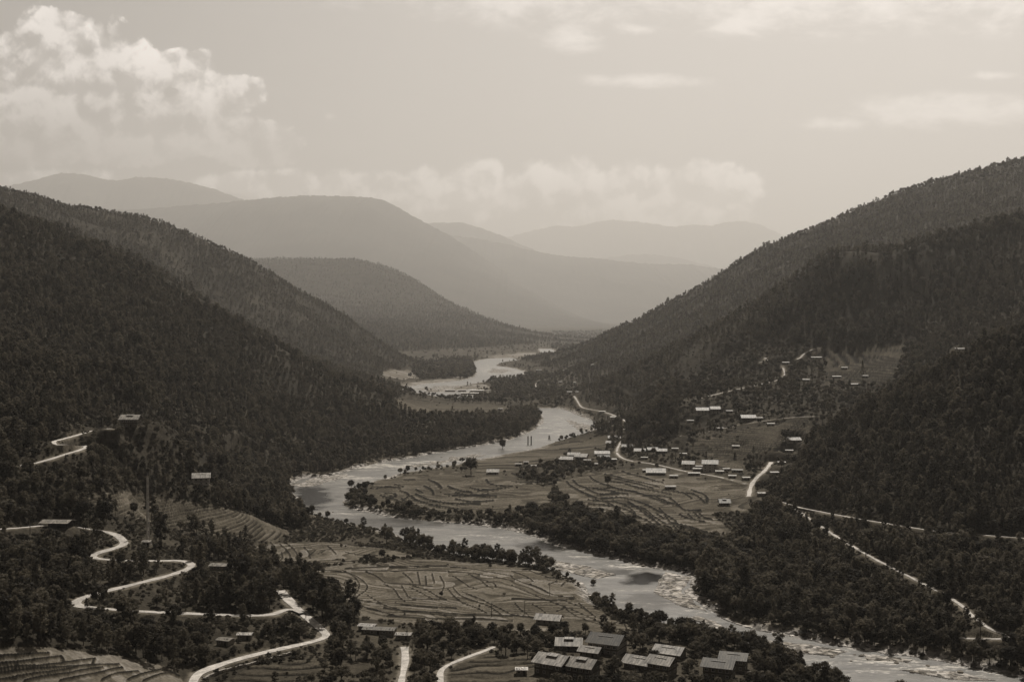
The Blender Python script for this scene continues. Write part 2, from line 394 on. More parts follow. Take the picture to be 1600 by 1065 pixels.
def seg_field(pl, margin, extra=None, ys=1.0):
    """distance (and interpolated extra) of sheet vertices to a world polyline, on the sheet"""
    dist = np.full(Zg.shape, 1e9); val = np.zeros(Zg.shape)
    for k in range(len(pl) - 1):
        a, b = pl[k][:2], pl[k + 1][:2]
        y0, y1 = min(a[1], b[1]) - margin, max(a[1], b[1]) + margin
        i0, i1 = np.searchsorted(DR, (y0, y1)); i0 = max(0, i0 - 1); i1 = min(NR_, i1 + 1)
        yy0 = max(y0, 30)
        cs = [(min(a[0], b[0]) - margin) / yy0, (min(a[0], b[0]) - margin) / y1, (max(a[0], b[0]) + margin) / yy0, (max(a[0], b[0]) + margin) / y1]
        j0, j1 = np.searchsorted(AC, (min(cs), max(cs))); j0 = max(0, j0 - 1); j1 = min(NCOL, j1 + 1)
        if i1 <= i0 or j1 <= j0: continue
        X_, Y_ = XG[i0:i1, j0:j1], DG[i0:i1, j0:j1]
        dx, dy = b - a; L = dx * dx + dy * dy + 1e-9
        t = np.clip(((X_ - a[0]) * dx + (Y_ - a[1]) * dy) / L, 0, 1)
        dd = np.hypot(X_ - a[0] - t * dx, (Y_ - a[1] - t * dy) / ys)
        sub = dist[i0:i1, j0:j1]; m_ = dd < sub; sub[m_] = dd[m_]
        if extra is not None:
            e = extra[k] * (1 - t) + extra[k + 1] * t; val[i0:i1, j0:j1][m_] = e[m_]
    return dist, val
RIVD = np.full(Zg.shape, 1e9)                                 # signed: negative in the river
for L_, R_ in rivers:
    d1, _ = seg_field(L_[::2], 70); d2, _ = seg_field(R_[::2], 70)
    poly = np.vstack([L_[::2], R_[::2][::-1]])
    i0, i1 = np.searchsorted(DR, (poly[:, 1].min() - 5, poly[:, 1].max() + 5))
    ins = np.zeros(Zg.shape, bool); ins[i0:i1] = pip(XG[i0:i1], DG[i0:i1], [tuple(p) for p in poly])
    dd = np.minimum(d1, d2); dd = np.where(ins, -dd, dd); 
    RIVD = np.where(ins, dd, np.where(RIVD < 0, RIVD, np.minimum(RIVD, dd)))
edge = (fbm(XG, DG, 22, 3, 31) - .5) * 9
cap = .35 + np.maximum(0, RIVD + edge - 3) * .42
Zg = np.where(RIVD < 69, np.minimum(Zg, np.where(RIVD + edge < 0, -1.6, cap)), Zg)
# bars of stones that stand out of the water
BARS = [P("882 655;895 656;930 668;948 677;935 681;905 672"), P("455 757;500 745;540 740;545 746;500 756;470 762"), P("800 868;860 872;925 885;960 898;930 905;885 893;830 880"),
        P("1040 895;1080 900;1066 925;1105 955;1060 945;1020 925;1030 905"), P("640 608;690 603;730 602;690 612"), P("770 575;800 578;790 583;760 583"),
        P("640 726;700 718;760 709;750 713;690 724;645 731"), P("1130 985;1180 1000;1150 1000"), P("1180 998;1260 1006;1330 1018;1300 1025;1220 1015"), P("1400 1044;1500 1050;1560 1062;1480 1061"), P("1090 960;1140 985;1120 988;1080 965"), P("1350 1022;1430 1030;1420 1036;1360 1030"), P("700 716;750 708;745 713;700 720")]
UG, VG = w2p(XG, DG, np.zeros_like(Zg))
bar = np.zeros(Zg.shape, bool)
for b_ in BARS: bar |= pip(UG + (fbm(XG, DG, 18, 3, 5) - .5) * 14, VG + (fbm(XG, DG, 15, 3, 6) - .5) * 6, b_) & (DG < 7000)
Zg = np.where(bar, .18 + .35 * fbm(XG, DG, 9, 3, 8), Zg)

# ------------------------------------------------------------------ roads: traced, draped, then benched into the slope
ROADS = [
 ('road', 5.2, P("-60 828;0 826;40 824;70 820;95 818;125 823;155 829;182 837;196 846;190 854;165 860;142 865;150 872;190 876;250 876;278 874;297 879;301 886;285 893;240 905;190 917;150 927;122 935;115 941;135 948;190 954;300 958;400 962;428 961;440 953;455 949;474 958")),
 ('road', 5.2, P("438 922;452 938;474 958;490 972;505 986;512 995;500 1000;450 1010;400 1022;360 1032;322 1045;304 1056;296 1085")),
 ('dirt_track', 3.6, P("30 728;60 724;100 709;131 701;134 698;110 695;74 692;105 684;150 672;172 669")),
 ('dirt_track', 3.4, P("632 1010;634 1030;630 1050;624 1080")),
 ('dirt_track', 3.0, P("690 1085;687 1062;688 1046;702 1037;730 1026;758 1016;772 1010")),
 ('road', 2.6, P("1232 788;1260 795;1330 808;1400 820;1470 831;1565 838;1680 845")),
 ('road', 2.5, P("1225 784;1232 788;1255 803;1280 820;1310 840;1360 869;1400 890;1442 911;1475 928;1508 948;1520 964;1545 980;1575 991;1583 997;1565 1000;1490 996")),
 ('road', 4.0, P("1205 722;1198 732;1182 745;1172 762;1170 775")),
 ('road', 3.0, P("972 688;962 704;968 714;985 720;1020 724;1045 730;1075 737;1110 742;1140 748;1165 756")),
 ('road', 2.8, P("1060 682;1100 675;1160 663;1200 656;1240 651;1280 650")),
 ('dirt_track', 2.6, P("1065 626;1090 623;1130 613;1170 604;1213 595;1228 587;1224 577;1222 569")),
 ('dirt_track', 3.2, P("1245 564;1252 560;1254 553;1268 545;1282 541")),
 ('dirt_track', 3.5, P("1186 569;1196 565;1200 559;1195 557")),
 ('dirt_track', 3.0, P("897 618;903 628;907 635;914 638;950 644;985 660;975 672")),
 ('dirt_track', 5.0, P("760 612;800 610;832 609;838 601;840 597")),
]
roads = []
for nm, wd_, pl in ROADS:
    q = hit(pl); q = smooth(q, 4.0)
    k = np.ones(9) / 9; zz = np.convolve(np.pad(q[:, 2], 4, mode='edge'), k, 'valid'); q[:, 2] = np.maximum(zz, .9)
    roads.append((nm, wd_, q))
ROADD = np.full(Zg.shape, 1e9)
Zcut = Zg.copy()
for nm, wd_, q in roads:
    dd, val = seg_field(q[::2] if len(q) % 2 else np.vstack([q[::2], q[-1:]]), 16, (q[::2] if len(q) % 2 else np.vstack([q[::2], q[-1:]]))[:, 2])
    near = dd < 16
    t = sst(wd_ * .5 + 1.2, wd_ * .5 + 7, dd)
    Zcut = np.where(near, (val - .12) * (1 - t) + Zcut * t, Zcut)
    ROADD = np.minimum(ROADD, dd - wd_ * .5)
Zg = Zcut

# ------------------------------------------------------------------ fields and zones (outlines read off the photo, applied to the ground)
FIELDS = [  # outline, bearing of fall (deg from +x), width m, step m, albedo, warp
 (P("468 893;560 880;660 874;760 879;830 888;880 906;922 925;930 950;960 968;1005 985;880 988;760 984;640 976;565 966;548 945;512 916"), -105, 10, .9, .132, 3.0),
 (P("395 846;520 848;600 857;650 868;560 877;470 886;440 880;395 866"), -35, 9, .9, .13, 1.6),
 (P("120 765;200 768;330 788;400 808;452 832;430 848;340 836;230 815;150 792"), 'z', 9, 1.7, .105, 1.2),
 (P("-60 1010;60 1008;180 1022;278 1046;292 1075;-60 1085"), -103, 9, 1.7, .135, .9),
 (P("588 752;640 742;700 737;770 742;850 758;900 760;860 780;850 800;800 808;650 800;585 790;572 772"), -100, 12, 1.3, .10, 3.0),
 (P("868 752;930 737;1010 730;1080 742;1165 757;1190 775;1170 800;1110 802;1135 822;1155 850;1070 832;1000 832;940 812;895 800;885 782"), -100, 12, 1.4, .118, 2.2),
 (P("1070 690;1120 682;1200 664;1262 655;1268 690;1230 705;1110 716"), 'z', 12, 1.9, .085, 1.0),
 (P("1285 545;1420 538;1395 600;1290 600"), 'z', 12, 3.0, .07, .8),
 (P("610 624;640 622;790 634;800 652;700 652;640 644"), -90, 80, .4, .07, 1.0),
 (P("740 712;830 694;955 684;950 698;880 712;800 735;740 740"), -90, 34, .5, .085, 1.2),
 (P("690 1045;760 1022;860 1020;850 1075;680 1085"), -80, 9, .7, .07, 1.0),
 (P("1200 728;1130 715;1090 718;1080 726;1160 742"), -90, 12, .7, .085, 1.0),
 (P("330 1080;400 1042;470 1030;520 1045;400 1085"), -80, 9, .7, .07, 1.0),
 (P("618 601;680 592;735 589;700 598;640 605"), -90, 60, .2, .24, 1.0), (P("755 557;835 549;842 556;790 561"), -90, 60, .2, .2, 1.0), (P("690 604;755 600;778 606;720 612"), -90, 60, .2, .22, 1.0),
 (P("600 578;640 578;655 592;600 592"), -90, 60, .2, .20, 1.0), (P("675 572;692 572;690 582;675 580"), -90, 60, .2, .18, 1.0),
]
UG, VG = w2p(XG, DG, Zg)
ALB = .026 + .045 * fbm(XG, DG, 60, 5, 41) ** 1.5 + .02 * (fbm(XG, DG, 6, 3, 43) - .5)     # forest floor and scrub
low_ = (1 - sst(14, 60, Zg)) * sst(330, 480, UG)
ALB = ALB + low_ * (.012 + .03 * (fbm(XG, DG, 45, 4, 77) - .4))
FIELD = np.zeros(Zg.shape)
vis = (DG < 7000) & (DG > 380)
for k, (poly, brg, wdt, stp, alb, warp) in enumerate(FIELDS):
    nz = (fbm(XG, DG, 30, 2, 60 + k) - .5)
    m_ = pip(UG + nz * 16, VG + nz * 7, poly) & vis & (RIVD > 4) & (ROADD > 1.0)
    if not m_.any(): continue
    x, y = XG[m_], DG[m_]; zb_ = Zg[m_]; lin = brg != 'z'; c, s = (math.cos(R(brg)), math.sin(R(brg))) if lin else (0.0, -1.0)
    wob = fbm(x, y, wdt * 8, 3, 100 + k) - .5; wob2 = fbm(x, y, wdt * 2.6, 2, 130 + k) - .5
    phi = ((x * c + y * s) / wdt if lin else -zb_ / stp) + wob * warp * (5.0 if lin else 2.0) + wob2 * (1.5 if lin else .8)
    n = np.floor(phi); fr = phi - n
    psi = (-x * s + y * c) / (wdt * 4.2) + (fbm(x, y, wdt * 3, 2, 160 + k) - .5) * 2.2 + _hash(n.astype(np.int64), n.astype(np.int64) * 0 + 5, k) * 3
    n2 = np.floor(psi); f2 = psi - n2
    e1 = np.minimum(fr, 1 - fr) * wdt; e2 = np.minimum(f2, 1 - f2) * wdt * 4.2
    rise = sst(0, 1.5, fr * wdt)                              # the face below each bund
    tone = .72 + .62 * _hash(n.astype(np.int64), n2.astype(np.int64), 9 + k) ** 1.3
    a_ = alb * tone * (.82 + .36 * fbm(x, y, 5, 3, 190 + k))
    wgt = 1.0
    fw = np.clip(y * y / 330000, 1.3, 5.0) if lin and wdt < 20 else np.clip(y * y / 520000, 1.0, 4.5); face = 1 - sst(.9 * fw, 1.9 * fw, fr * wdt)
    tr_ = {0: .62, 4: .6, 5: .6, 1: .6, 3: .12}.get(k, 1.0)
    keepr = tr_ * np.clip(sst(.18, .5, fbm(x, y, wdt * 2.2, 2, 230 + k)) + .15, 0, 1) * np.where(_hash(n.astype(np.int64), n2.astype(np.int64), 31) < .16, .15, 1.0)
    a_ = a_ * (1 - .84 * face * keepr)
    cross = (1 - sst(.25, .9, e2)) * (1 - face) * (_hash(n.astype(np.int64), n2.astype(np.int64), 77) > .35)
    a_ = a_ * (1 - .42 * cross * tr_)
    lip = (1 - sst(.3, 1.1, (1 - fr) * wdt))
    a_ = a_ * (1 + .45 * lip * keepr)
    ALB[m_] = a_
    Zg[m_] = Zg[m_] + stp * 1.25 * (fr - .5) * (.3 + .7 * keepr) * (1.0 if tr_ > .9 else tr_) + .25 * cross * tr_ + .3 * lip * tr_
    FIELD[m_] = 1
# terrace edges as they run in the photo: origin, scale, strokes
def strokes(ox, oy, sc, txt): return [[(ox + a / sc, oy + b / sc) for a, b in P(l)] for l in txt.strip().split('|')]
LINES = strokes(400, 800, 4, "390 360;520 370;600 385;660 420;700 460;690 490;640 520;620 545|540 365;600 390;650 440;640 490;615 520|620 545;680 550;740 570;780 575|620 555;650 590;760 610;840 640;890 650|700 520;760 560;850 600;930 615;930 640|690 370;760 400;790 430;810 445;960 450;1100 465|800 450;870 480;890 530;930 555|910 460;940 510;960 545;1100 540|920 380;960 410;980 440|1010 375;1025 450|1060 400;1065 455|1100 385;1115 440|1150 400;1180 450;1170 490;1150 510|1200 480;1250 540;1300 570;1380 600;1440 630|1230 470;1270 520;1350 550;1450 580;1530 640|960 470;1030 500;1100 540;1180 550|980 460;1080 490;1150 540;1190 545|1290 500;1400 540;1500 590;1600 640|1230 400;1300 440;1330 470;1380 480|1330 390;1400 420;1450 470;1480 475|1350 400;1440 430;1490 440;1500 470|800 600;950 620;1100 625;1300 640;1600 650|820 650;1000 660;1200 670;1400 665;1600 680|930 620;1100 640;1250 650|560 350;700 345;900 340;1100 335;1300 345;1600 400|600 360;800 370;1000 360;1200 370;1350 380;1600 430|760 330;900 360;1050 345;1200 330|450 430;540 440;580 490;600 510|480 460;550 480;590 500|870 570;960 590;1080 590;1250 600|20 190;60 240;40 290|90 190;130 230;120 260|150 200;200 240;220 280;200 300|190 195;240 230;260 270;280 300|300 220;330 250;340 290|370 240;330 270|430 240;390 260|450 215;500 260|540 290;480 300|160 250;170 290;140 310;100 320|550 200;700 215;850 225;1000 260|560 250;640 270;760 270|650 290;680 270|700 300;740 280|30 300;60 340;90 370|200 300;230 340;210 370|260 340;330 330;420 320;520 310;700 300")
LINES += strokes(800, 800, 4, "0 410;60 440;150 460;260 520;400 540|0 460;100 500;200 545;350 600;550 690|20 570;60 620;100 640|130 580;180 600;220 640|250 560;330 590;350 620;420 660;550 700|340 560;430 590;520 650|420 570;500 640|280 620;340 600|500 570;560 600;590 640;585 680|570 580;650 610;740 660|640 700;680 670;740 660;820 680|700 690;720 740|780 680;790 730|230 450;280 430|310 460;330 440|100 360;200 400;300 420;380 450|0 370;90 400;130 430|0 540;200 550;340 550;420 545|0 640;120 660;300 660")
LINES6 = strokes(860, 680, 5.327, "140 390;160 420;250 470;330 500;380 520;375 540|190 375;230 420;300 440;420 450;560 480;640 490|280 440;370 480;420 500;560 490|300 500;380 530;530 525;560 515;640 530;760 560;860 610;940 650|320 540;430 550;550 560;650 580;740 610;800 640;850 690;900 740|320 570;450 580;580 600;680 640;740 690;790 700;850 740;910 745|250 590;300 600;320 640;380 670;480 700;540 720;580 750;630 765|180 655;260 665;350 680;440 710|200 640;300 650;420 690|330 345;360 375;440 410;520 435;600 455;690 465;800 505|460 330;560 345;640 370;760 395;900 430|500 355;620 380;740 410;850 440|480 380;600 400;700 430;790 450|690 465;800 510;950 505;1010 535;1050 565;1080 600;1120 630;1250 630|810 510;900 540;970 570;1060 580|890 520;960 555;1050 575|600 300;680 330;780 350;860 380;930 390|780 450;900 470;1000 490|940 460;1000 465;1100 480;1180 490|1120 485;1170 520|1180 460;1260 480;1310 520;1300 560|1190 490;1240 520;1280 560|650 560;720 600;760 640|700 590;800 620;850 670;900 700;950 740;1040 745;1120 765;1200 800;1290 820|780 650;830 690;910 740|880 650;940 690|960 660;1010 690;1050 720;1040 740;1000 730;970 690;955 670|910 610;960 660|1080 660;1130 690;1200 705;1280 720|1150 660;1190 700|1200 650;1240 690|1240 650;1280 690;1340 700|1060 740;1160 760;1260 800;1340 820;1440 860;1520 900|1120 770;1250 810;1370 850;1480 895|980 765;1000 820|1030 760;1060 800;1060 825|1060 760;1110 810;1120 830|440 550;520 580;590 640;650 690;690 710|530 550;640 590;700 640|340 610;450 620;560 640;640 690|560 700;640 710;700 700")
LINES6 += strokes(400, 600, 4, "810 685;870 680;880 710;840 700|900 670;940 680;960 700;930 720|910 720;960 750;1050 780;1130 790|970 700;1000 730;1080 750;1150 770|1000 690;1060 720;1150 740;1250 750;1400 750|1050 640;1100 660;1110 690|1080 600;1130 620;1160 650|1180 690;1260 700;1400 700;1500 700|1250 680;1330 700;1450 690|1340 650;1400 670;1500 660;1600 640|1440 600;1460 630;1560 640|870 630;920 640|930 600;990 600|1000 660;1040 680|1250 720;1350 740;1480 730|1130 760;1220 780;1320 790|1200 640;1260 665;1350 680|760 650;820 640;900 650|780 700;860 720;900 740;1000 760|1600 560;1660 580;1750 600;1900 600|1650 520;1800 510;1940 520|1600 610;1720 620;1860 600|1780 580;1930 575")
LINES4 = strokes(0, 800, 4, "0 950;120 945;280 920;380 905|0 985;100 970;210 965|210 970;360 955;480 935;590 920|0 1010;150 990;240 985;420 975;590 960;740 955|0 1050;120 1030;250 1010;360 1000;480 975|160 1055;280 1030;430 1015;520 990;640 975|380 1055;500 1030;620 1010;680 990;760 975|640 1050;720 1010;860 1000|800 1050;900 1010;1000 990|900 1055;1010 1010;1100 1000;1120 1030|380 905;400 930|590 920;580 950|0 905;100 900;200 890;300 885")
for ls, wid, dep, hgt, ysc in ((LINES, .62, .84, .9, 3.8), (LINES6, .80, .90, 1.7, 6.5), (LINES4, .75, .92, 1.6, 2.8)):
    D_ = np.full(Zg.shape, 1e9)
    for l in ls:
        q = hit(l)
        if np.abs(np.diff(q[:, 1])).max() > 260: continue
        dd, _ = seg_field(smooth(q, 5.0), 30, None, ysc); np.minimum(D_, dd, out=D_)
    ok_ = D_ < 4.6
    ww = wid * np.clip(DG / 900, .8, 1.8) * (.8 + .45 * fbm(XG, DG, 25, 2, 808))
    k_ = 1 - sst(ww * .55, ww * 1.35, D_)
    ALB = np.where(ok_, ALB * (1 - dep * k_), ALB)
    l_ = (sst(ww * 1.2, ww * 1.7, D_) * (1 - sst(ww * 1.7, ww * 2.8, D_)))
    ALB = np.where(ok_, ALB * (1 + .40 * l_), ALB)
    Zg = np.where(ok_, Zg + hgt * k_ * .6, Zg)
# stones along the river
stone = (1 - sst(2, 16, RIVD + edge * 1.6)) * sst(.36, .6, fbm(XG, DG, 40, 3, 51) + .12) * (DG < 7000)
stone = np.where((RIVD < 1.5), 1.0, stone)
sand = .20 + .20 * fbm(XG, DG, 7, 4, 52)
ALB = ALB * (1 - stone) + sand * stone
ALB = np.where(bar, .14 + .22 * fbm(XG, DG, 5, 4, 54), ALB)
rd_ = (1 - sst(.2, 3.2, ROADD + (fbm(XG, DG, 8, 2, 90) - .5) * 3))
ALB = ALB * (1 - rd_) + (.13 + .06 * fbm(XG, DG, 5, 3, 91)) * rd_

# ------------------------------------------------------------------ house sites (levelled before the sheet is built)
# u v of the foot of the wall, width m, depth m, storeys, turn deg, roof albedo, wall albedo, style, label
HOUSES = [
 (858, 976, 15, 7, 1, -12, 0.3, 0.36, 'long', 'long low pale roofed cottage alone at the lower edge of the terraced field'),
 (890, 1017, 14, 9, 1, -4, 0.27, 0.1, 'lantern', 'low house with light roof and small raised ridge roof just below the long field cottage'),
 (951, 1024, 19, 12, 2, -18, 0.055, 0.16, 'plain', 'big dark roofed house with gable end showing beside the low light sheds'),
 (924, 1027, 11, 6, 1, -18, 0.3, 0.09, 'plain', 'patchy pale lean-to roof pressed against the big dark roofed house'),
 (866, 1057, 17, 11, 2, -22, 0.32, 0.08, 'lantern', 'large bright roofed two storey farmhouse with framed windows in the near village'),
 (912, 1062, 15, 10, 2, -20, 0.22, 0.08, 'lantern', 'two storey farmhouse with duller roof joined close to the large bright roofed farmhouse'),
 (815, 1055, 6, 4, 1, 0, 0.5, 0.16, 'shed', 'tiny white roofed shed left of the large farmhouse'),
 (1003, 1047, 16, 9, 1, -22, 0.3, 0.09, 'plain', 'long tin roofed house with streaked pale panels in the village row'),
 (1037, 1057, 13, 9, 2, -22, 0.27, 0.09, 'plain', 'taller tin roofed house joined to the right end of the long streaked one'),
 (1049, 1030, 16, 9, 1, -20, 0.34, 0.09, 'plain', 'house with ribbed light grey roof set back among the village trees'),
 (1127, 1062, 16, 9, 2, -16, 0.085, 0.1, 'plain', 'dark roofed two storey house at the right end of the village'),
 (1150, 1049, 14, 8, 2, -14, 0.1, 0.1, 'plain', 'dark roofed house just behind the last house of the village'),
 (592, 992, 20, 6, 1, -10, 0.1, 0.15, 'shed', 'long brown roofed shed under the lower edge of the terraced field'),
 (630, 1000, 9, 5, 1, -6, 0.24, 0.16, 'shed', 'small pale roofed hut beside the rubble at the head of the dirt track'),
 (573, 986, 10, 5, 1, -10, 0.34, 0.15, 'shed', 'small bright roofed hut at the left end of the long brown shed'),
 (350, 1009, 8, 5, 1, -20, 0.16, 0.13, 'shed', 'mottled roof hut among bushes above the lower road'),
 (381, 1000, 8, 4, 1, 0, 0.32, 0.13, 'shed', 'small flat pale roofed hut above the lower road bend'),
 (347, 891, 17, 6, 1, -8, 0.26, 0.22, 'shed', 'long low building with two grey roof strips behind the dark cypress like tree'),
 (84, 826, 19, 9, 1, -3, 0.3, 0.12, 'shed', 'open sided road shelter under a broad pale roof beside the upper road'),
 (228, 853, 5, 4, 1, 0, 0.36, 0.5, 'shed', 'small white box hut at the foot of the tall mast'),
 (201, 667, 14.5, 8.5, 2, 0, 0.36, 0.16, 'lantern', 'hillside farmhouse with two tier roof at the end of the zigzag track'),
 (312, 758, 13, 8, 2, 12, 0.36, 0.47, 'plain', 'pale walled farmhouse with tin roof on the wooded lower slope'),
 (770, 741, 13, 8, 1, 0, 0.38, 0.36, 'plain', 'lone pale house with dark windows at the head of the bend terraces'),
 (810, 728, 8, 4, 1, 0, 0.34, 0.22, 'shed', 'first small shed in the meadow before the river hamlet'),
 (822, 725, 6, 4, 1, 0, 0.34, 0.22, 'shed', 'second small shed in the meadow before the river hamlet'),
 (886, 721, 15, 9, 1, -10, 0.46, 0.22, 'plain', 'broad bright roofed house at the left of the river hamlet'),
 (909, 721, 15, 10, 2, -16, 0.42, 0.32, 'plain', 'gabled two storey house in the river hamlet'),
 (897, 714, 15, 8, 1, -8, 0.4, 0.22, 'plain', 'house with pale roof behind the gabled one in the river hamlet'),
 (872, 720, 7, 5, 1, 0, 0.42, 0.25, 'shed', 'small bright shed at the left tip of the river hamlet'),
 (918, 722, 9, 5, 1, -10, 0.4, 0.25, 'shed', 'little shed at the right tip of the river hamlet'),
 (941, 712, 19, 9, 1, 0, 0.5, 0.22, 'plain', 'very bright long roof above the road bend of the hamlet'),
 (943, 718, 14, 7, 1, 6, 0.1, 0.13, 'plain', 'dark roofed barn below the very bright long roof'),
 (956, 721, 12, 7, 1, 4, 0.46, 0.25, 'shed', 'bright low roof where the village road meets the hamlet'),
 (960, 687, 17, 8, 1, 0, 0.42, 0.22, 'plain', 'wide pale roof at the foot of the dark wooded knoll'),
 (955, 699, 12, 8, 2, -14, 0.34, 0.4, 'plain', 'pale walled house between river and wooded knoll'),
 (981, 705, 14, 8, 2, -10, 0.3, 0.43, 'plain', 'grey walled house just under the wooded knoll'),
 (1001, 708, 14, 8, 1, -8, 0.42, 0.16, 'plain', 'second house of the row under the wooded knoll'),
 (1020, 706, 12, 7, 1, 6, 0.42, 0.22, 'plain', 'third house of the row under the wooded knoll'),
 (1035, 708, 11, 7, 1, -6, 0.46, 0.32, 'plain', 'fourth house of the row under the wooded knoll'),
 (1055, 704, 8, 5, 1, 0, 0.36, 0.22, 'shed', 'small roof at the right end of the row under the knoll'),
 (1007, 718, 8, 4, 1, 0, 0.36, 0.22, 'shed', 'low shed between the knoll houses and the road'),
 (1077, 733, 13, 9, 2, -14, 0.42, 0.5, 'plain', 'white walled two storey house on the village road'),
 (1111, 737, 17, 11, 3, -10, 0.38, 0.47, 'plain', 'tall white walled three storey house on the village road'),
 (1093, 736, 14, 6, 1, -6, 0.36, 0.29, 'shed', 'low shed between the two white walled houses'),
 (1092, 732, 9, 5, 1, -6, 0.34, 0.25, 'shed', 'smaller shed behind the low shed by the white walled houses'),
 (1026, 742, 21, 12, 1, -6, 0.44, 0.12, 'plain', 'broad patchy pale roof on top of the wide terraces'),
 (1053, 747, 9, 5, 1, 0, 0.44, 0.22, 'shed', 'small flat pale roof right of the broad patchy one'),
 (1085, 743, 13, 6, 1, -4, 0.44, 0.22, 'shed', 'low pale roof below the tall white walled house'),
 (1048, 764, 11, 6, 1, 0, 0.38, 0.12, 'shed', 'dark field hut standing in the middle of the wide terraces'),
 (1125, 740, 9, 6, 1, -6, 0.32, 0.4, 'shed', 'small pale outbuilding right of the tall white walled house'),
 (1135, 736, 8, 5, 1, 6, 0.34, 0.36, 'shed', 'furthest outbuilding right of the tall white walled house'),
 (1153, 738, 12, 5, 1, -16, 0.24, 0.25, 'shed', 'long grey shed beside the upper road'),
 (1010, 738, 8, 5, 1, 0, .42, .2, 'shed', 'tiny shed left of the broad patchy pale roof'),
 (1145, 747, 8, 5, 1, -8, .44, .25, 'shed', 'little shed where the village road drops to the trees'),
 (1166, 750, 8, 5, 1, 8, .40, .25, 'shed', 'little shed between the village road and the steep track'),
 (1192, 775, 9, 5, 1, 0, .42, .25, 'shed', 'pale hut just below the foot of the steep track'),
 (1210, 742, 9, 6, 1, 10, .40, .25, 'shed', 'hut right of the steep track at the edge of the wood'),
 (1222, 726, 8, 5, 1, -6, .40, .25, 'shed', 'upper hut right of the steep track'),
 (1150, 700, 9, 5, 1, 0, .40, .25, 'shed', 'hut at the foot of the small striped terraces'),
 (1068, 712, 8, 5, 1, 0, .42, .25, 'shed', 'small hut above the white walled two storey house'),
 (1205, 665, 9, 5, 1, 0, .42, .25, 'shed', 'small hut at the upper edge of the striped terraces'),
 (1125, 672, 9, 5, 1, 4, .42, .25, 'shed', 'hut between the long building and the slope road'),
 (1190, 603, 9, 5, 1, 0, .42, .25, 'shed', 'hut below the bends of the winding upper track'),
 (1352, 590, 9, 5, 1, 0, .44, .25, 'shed', 'hut right of the slim dark tree'),
 (835, 731, 8, 5, 1, 0, .40, .25, 'shed', 'third small shed in the meadow before the river hamlet'),
 (930, 728, 8, 5, 1, 0, .44, .25, 'shed', 'small shed below the bright low roof by the road'),
 (1133, 790, 9, 7, 1, 0, 0.2, 0.1, 'lantern', 'dark hut with pale roof rim among trees right of the wide terraces'),
 (1103, 648, 25, 10, 2, 0, 0.42, 0.4, 'plain', 'long many windowed building on the slope right of the dark knoll'),
 (1118, 646, 12, 9, 2, 0, 0.38, 0.32, 'plain', 'right wing of the long many windowed building on the slope'),
 (1170, 660, 18, 10, 2, 0, 0.46, 0.16, 'plain', 'brown walled house with bright flat roof on the slope'),
 (1186, 656, 10, 5, 1, 10, 0.4, 0.25, 'shed', 'shed right of the brown walled house on the slope'),
 (1140, 645, 9, 5, 1, 0, 0.44, 0.25, 'shed', 'small bright roof between the long building and the brown house'),
 (1079, 660, 9, 5, 1, 0, 0.42, 0.25, 'shed', 'little pale roof below the long many windowed building'),
 (1240, 691, 17, 8, 1, 8, 0.48, 0.25, 'plain', 'bright roofed house at the edge of the dark right hand wood'),
 (1234, 707, 9, 5, 1, -10, 0.42, 0.25, 'shed', 'white hut below the house at the edge of the dark wood'),
 (1228, 569, 11, 6, 1, 0, 0.44, 0.25, 'shed', 'small roof beside the winding upper track'),
 (1276, 561, 17, 7, 1, 6, 0.46, 0.25, 'shed', 'long pale roof high on the terraced slope'),
 (1260, 596, 10, 6, 1, 0, 0.44, 0.25, 'shed', 'pale hut beneath the winding upper track'),
 (1308, 591, 13, 6, 1, 0, 0.44, 0.25, 'shed', 'pale roof left of the slim dark tree on the upper terraces'),
 (1336, 603, 13, 6, 1, 4, 0.48, 0.25, 'shed', 'bright roof below the slim dark tree on the upper terraces'),
 (1320, 577, 9, 5, 1, 0, 0.4, 0.25, 'shed', 'small hut above the slim dark tree on the upper terraces'),
 (1501, 548, 14, 6, 1, 0, 0.5, 0.5, 'shed', 'white building on the ridge line of the dark right hand wood'),
 (928, 571, 14, 7, 1, 0, 0.42, 0.29, 'shed', 'highest hut on the hazy middle slope'),
 (883, 580, 13, 7, 1, 0, 0.4, 0.29, 'shed', 'pale hut low on the hazy middle slope'),
 (896, 599, 13, 7, 1, 0, 0.42, 0.29, 'shed', 'bright hut at the foot of the hazy middle slope'),
 (842, 579, 18, 8, 1, 0, 0.36, 0.29, 'shed', 'grey roof beside the far river bend'),
 (876, 598, 11, 7, 1, 0, 0.4, 0.29, 'shed', 'grey hut left of the bright hut at the hazy slope foot'),
 (703, 613, 26, 14, 1, 0, 0.44, 0.36, 'shed', 'long leftmost roof of the far riverside settlement'),
 (722, 613, 20, 12, 1, 0, 0.42, 0.36, 'shed', 'grey roof right of the long one in the far settlement'),
 (727, 618, 22, 12, 1, 0, 0.46, 0.36, 'shed', 'lower middle roof of the far riverside settlement'),
 (745, 612, 34, 16, 1, 0, 0.52, 0.36, 'shed', 'largest bright roof of the far riverside settlement'),
 (741, 618, 28, 12, 1, 0, 0.5, 0.36, 'shed', 'lower bright roof below the largest in the far settlement'),
 (712, 620, 12, 9, 1, 0, 0.4, 0.36, 'shed', 'small lower left hut of the far riverside settlement'),
 (800, 646, 12, 7, 1, 0, 0.4, 0.36, 'shed', 'roof seen through the trees on the flat inside the river bend'),
 (782, 641, 9, 6, 1, 0, 0.44, 0.36, 'shed', 'tiny roof beside the lone round tree on the far flat'),
 (941, 645, 12, 7, 1, 0, 0.44, 0.36, 'shed', 'white hut by the far road above the river'),
 (961, 654, 16, 8, 1, 0, 0.48, 0.36, 'shed', 'bright double hut by the far road above the river'),
